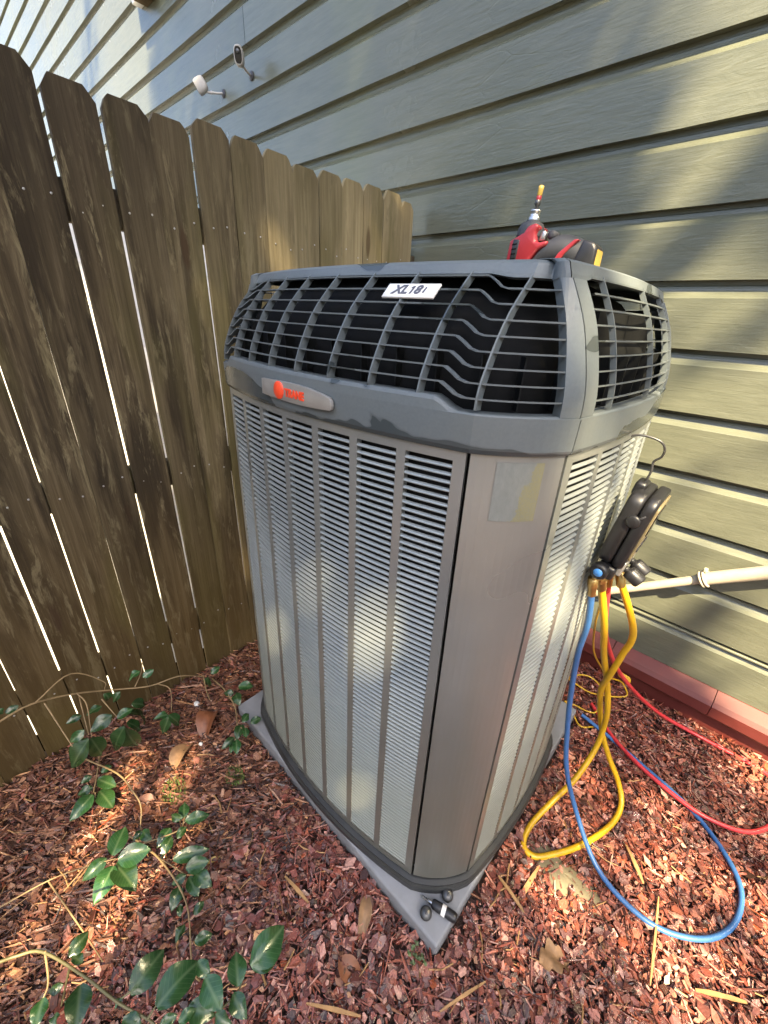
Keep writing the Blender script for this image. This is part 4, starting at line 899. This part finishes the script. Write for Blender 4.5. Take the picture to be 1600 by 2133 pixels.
sliver((-.08, .36), (-.03, .47), .007, M['straw'], 'thin tan straw in front of the slab corner')
# many small unnamed straw bits are part of the mulch mass
def straws(n, seed):
    R = random.Random(seed); mbb = MB()
    for _ in range(n):
        x, y = reg_a(R)
        if -1.07 < x < -.12 and .40 < y < 1.34: continue
        L_ = R.uniform(.015, .07); a = R.uniform(0, 6.28); z_ = gz(x, y)+R.uniform(.006, .022); w = R.uniform(.0006, .0022); sl = R.gauss(0, .12); dx, dy = math.cos(a), math.sin(a); c_ = R.gauss(0, .1)*L_
        pts = [(x+dx*L_*t-dy*c_*(t-.5)**2*4, y+dy*L_*t+dx*c_*(t-.5)**2*4, max(.002, z_+sl*L_*t)) for t in (0, .5, 1)]
        rows = [[(p[0]-dy*w*k, p[1]+dx*w*k, p[2]+(w if k == 0 else 0)) for k in (-1, 0, 1)] for p in pts]; mbb.grid(rows)
    ob = mbb.build('straw_litter', M['straw']); tag(ob, 'scattered straw and pine needle bits lying over the mulch', 'litter', kind='stuff')
straws(600, 21)
# buried stone, moss patches, tiny seedlings
mb = MB(); rows = []
for i in range(7):
    for_r = i/6
    rows.append([(.0+.13*for_r*math.cos(a)*(1+.12*noise.noise((math.cos(a)*2, math.sin(a)*2, 1))), .055*for_r*math.sin(a)*(1+.15*math.sin(3*a)), .026*(1-for_r**3)-.006+.004*noise.noise((a, for_r*3, 2))) for a in [2*math.pi*q/26 for q in range(26)]])
mb.grid(rows, 0, True, close_u=True); st = mb.build('flat_stone', M['stone']); st.location = (.02, .80, .004); st.rotation_euler = (0, 0, -.05); tag(st, 'flat mossy stone half buried in mulch under the yellow hose', 'stone')
def moss(loc, r, label, seed):
    R = random.Random(seed); mbb = MB()
    for _ in range(240):
        a = R.uniform(0, 6.28); q = r*math.sqrt(R.random()); x, y = q*math.cos(a), q*math.sin(a)*.8; h = R.uniform(.006, .018); t = R.uniform(0, 6.28); w = .003
        mbb.add([(x-w*math.cos(t), y-w*math.sin(t), 0), (x+w*math.cos(t), y+w*math.sin(t), 0), (x+R.gauss(0, .004), y+R.gauss(0, .004), h)], [(0, 1, 2)])
    ob = mbb.build('moss_patch', M['moss']); ob.location = (loc[0], loc[1], gz(*loc)+.012); tag(ob, label, 'moss', kind='stuff')
moss((-.857, .298), .035, 'small green moss tuft on mulch beside the slab', 1); moss((-.948, .145), .045, 'larger moss patch on mulch left of the slab', 2)
root = tag(empty('seedling', (-.175, .385, .012)), 'tiny yellow green seedling at the foot of the slab corner', 'seedling')
for i in range(8):
    R = random.Random(i+50); a = R.uniform(0, 6.28); p = Vector((R.gauss(0, .014), R.gauss(0, .014), R.uniform(.015, .03))); MB().tube([(0, 0, 0), p*.6, p], .0007, 5).build('stem', M['green_stem'], root)
    ob = leaf_mesh(.013, .009, .2, .3).build('leaf', M['tree_leaf'], root); ob.location = p; ob.rotation_euler = (0, -.2, a)
def pebble(loc, r, mat, label):
    R = random.Random(int(loc[0]*999)); rows = [[(r*math.sin(t)*math.cos(a)*(1+.2*noise.noise((a, t, r*90))), r*.8*math.sin(t)*math.sin(a), r*.55*math.cos(t)) for a in [2*math.pi*q/10 for q in range(10)]] for t in [.05+3.04*i/6 for i in range(7)]]
    ob = MB().grid(rows, 0, True, close_u=True).build('pebble', mat); ob.location = (loc[0], loc[1], gz(*loc[:2])+.018); tag(ob, label, 'pebble', 'pale pebbles in the mulch')
pebble((-1.205, .33), .013, M['white_plastic'], 'white pebble on the mulch near the rear of the vine')
pebble((-1.04, .27), .008, M['white_plastic'], 'tiny white pebble on the mulch below the fence vine')

# ------------------------------------------------------------------ unseen tree behind the viewer; crown leaves placed to set sun and shade patches
SA, CA, SE, CE = math.sin(SUN_AZ), math.cos(SUN_AZ), math.sin(SUN_EL), math.cos(SUN_EL)
E1 = Vector((SA, CA, 0)); E2 = Vector((-SE*CA, SE*SA, CE))
def sm(a, b, x):
    t = max(0, min(1, (x-a)/(b-a))); return t*t*(3-2*t)
def openness(a, b):
    """share of sunlight the crown lets through, looking up along the sunlight"""
    n1 = noise.noise((a*4.2, b*1.3, 9))+.5*noise.noise((a*9, b*3.5, 4)); n2 = noise.noise((a*6, b*6, 2)); w = .05*n2
    l = 0.0
    l = max(l, sm(.275, .335, a+w*.4)*sm(.97+.1*sm(.8, .95, a), 1.08+.12*sm(.8, .95, a), b+w)*(1-sm(1.7, 2.2, b)))                 # side of the unit and the wall beside it
    l = max(l, sm(.5, .9, a)*sm(1.5, 1.8, b)*min(1, max(0, sm(-.35, .1, n1)*(.35+.75*sm(.65, 1.0, a)))))   # streaks on the wall
    l = max(l, sm(1.28, 1.40, a+w*.5)*sm(.2, .5, b))                                        # lower right corner
    l = max(l, .72*sm(.5, .85, a+w)*(1-sm(.38, .55, b+w))*(.6+.6*sm(-.3, .3, n2)))        # soft light on the mulch
    l = max(l, .3*sm(.3, .6, a)*(1-sm(.5, .7, b)))
    if -.2 < a < .8 and b > .9: l *= .55
    if a > .8 and b > 1.0: l *= .52+.48*sm(-.5, -.08, noise.noise((a*3.4, b*2.6, 21))+.45*noise.noise((a*8, b*6, 31)))
    for (ca, cb_, ra, rb, k) in ((-.82, .53, .37, .24, 1), (-.64, .42, .2, .12, .9), (.05, 1.0, .035, .07, .45), (.115, .89, .035, .08, .45), (-1.75, 5.3, .5, .7, 1)):
        q = math.sqrt(((a-ca)/ra)**2+((b-cb_)/rb)**2)+.3*n2; l = max(l, k*(1-sm(.65, 1.25, q)))
    if a < -1.15: l = max(l, (1-sm(-1.42, -1.2, a))*(1-sm(2.6, 3.1, b)))
    if b > 3.0: l = max(l, .1*sm(.1, .45, n1), .45*(1-sm(-2.1, -1.3, a))*(.5+.5*sm(-.3, .2, n1)), .8*(1-sm(-3.3, -2.5, a)))
    return min(1, l)
R = random.Random(77); mb = MB()
for _ in range(38000):
    a, b = R.uniform(-3.6, 2.0), R.uniform(-.6, 5.9)
    if R.random() > min(1, -math.log(openness(a, b)+.012)/4.4): continue
    t = 9.0+3.2*R.random(); p = E1*a+E2*b+to_sun*t
    n = (to_sun+Vector((R.gauss(0, .5), R.gauss(0, .5), R.gauss(0, .5)))).normalized(); u = n.orthogonal().normalized(); u.rotate(Matrix.Rotation(R.uniform(0, 6.28), 3, n)); v = n.cross(u)
    L, W = R.uniform(.05, .095), R.uniform(.03, .05)
    mb.add([p-u*L, p-u*L*.3+v*W, p+u*L*.5+v*W*.8, p+u*L, p+u*L*.5-v*W*.8, p-u*L*.3-v*W], [(0, 1, 2, 3), (0, 3, 4, 5)], 0, False)
TB = Vector((3.7, -4.7, 0))
tree = tag(empty('shade_mask_tree', TB), 'unseen leafy tree behind the viewer, its crown shaped to set the sun patches', 'tree')
mb.v = [tuple(Vector(p)-TB) for p in mb.v]
cr = mb.build('crown', M['tree_leaf'], tree)
mb = MB(); top = Vector((.1, .1, 8.6)); mb.tube(smooth_path([(0, 0, -.1), (.03, 0, .6), (-.04, .05, 4.4), top], 6), [.24-.008*i for i in range(19)], 14); mb.build('trunk', M['bark'], tree)
for i in range(16):
    while True:
        a, b = R.uniform(-3, .6), R.uniform(.2, 5)
        if openness(a, b) < .1: break
    p = E1*a+E2*b+to_sun*R.uniform(9.3, 12)-TB; s0 = top.lerp(Vector((-.02, .03, 5.2)), R.random()); mb = MB()
    mid = s0.lerp(p, .5)+Vector((R.gauss(0, .12), R.gauss(0, .12), .25)); pts = smooth_path([s0, mid, p], 6); n = len(pts)
    mb.tube(pts, [.06*(1-.88*q/n) for q in range(n)], 7); mb.build('bough', M['bark'], tree)

# unseen mass of foliage added behind the viewer, darkening the low sky
R = random.Random(5); mb = MB()
for _ in range(7000):
    if R.random() < .6: x, y = R.uniform(-9, 9), -7.5+R.gauss(0, .9)
    else: x, y = 8.5+R.gauss(0, .9), R.uniform(-8, 3)
    hmax = 5.2+1.6*noise.noise((x*.4, y*.4, 0)); z = hmax*R.random()**.8; L = R.uniform(.12, .3)
    n = Vector((R.gauss(0, 1), R.gauss(0, 1), R.gauss(0, 1))).normalized(); u = n.orthogonal().normalized(); v = n.cross(u); p = Vector((x, y, z))
    mb.add([p-u*L, p+v*L*.6, p+u*L, p-v*L*.6], [(0, 1, 2, 3)])
wd = mb.build('sky_block_foliage', M['tree_leaf']); tag(wd, 'unseen woodland edge of the yard behind the viewer', 'greenery', kind='stuff')

backdrop = tag(empty('white_backdrop', (-2.9, .4, -1.3)), 'added white shed glimpsed as bright slivers through the fence gaps', 'backdrop')  # white block added behind the fence so its gaps show bright
mb = MB(); mb.box((-.8, 0, 1.55), (1.6, 3.6, 3.1)); mb.build('wall', M['backdrop_white'], backdrop)
for i in range(15):
    mb = MB(); mb.box((.008, 0, .1+i*.205), (.016, 3.6, .2)); mb.build('cladding_board', M['backdrop_white'], backdrop)
mb = MB(); mb.prism([(-.95, 3.1), (.15, 3.1), (-.8, 3.2)], (-.4, 0, 0), (1, 0, 0), (0, 0, 1), (0, 1, 0), 3.8); mb.build('roof', M['rubber_grey'], backdrop)
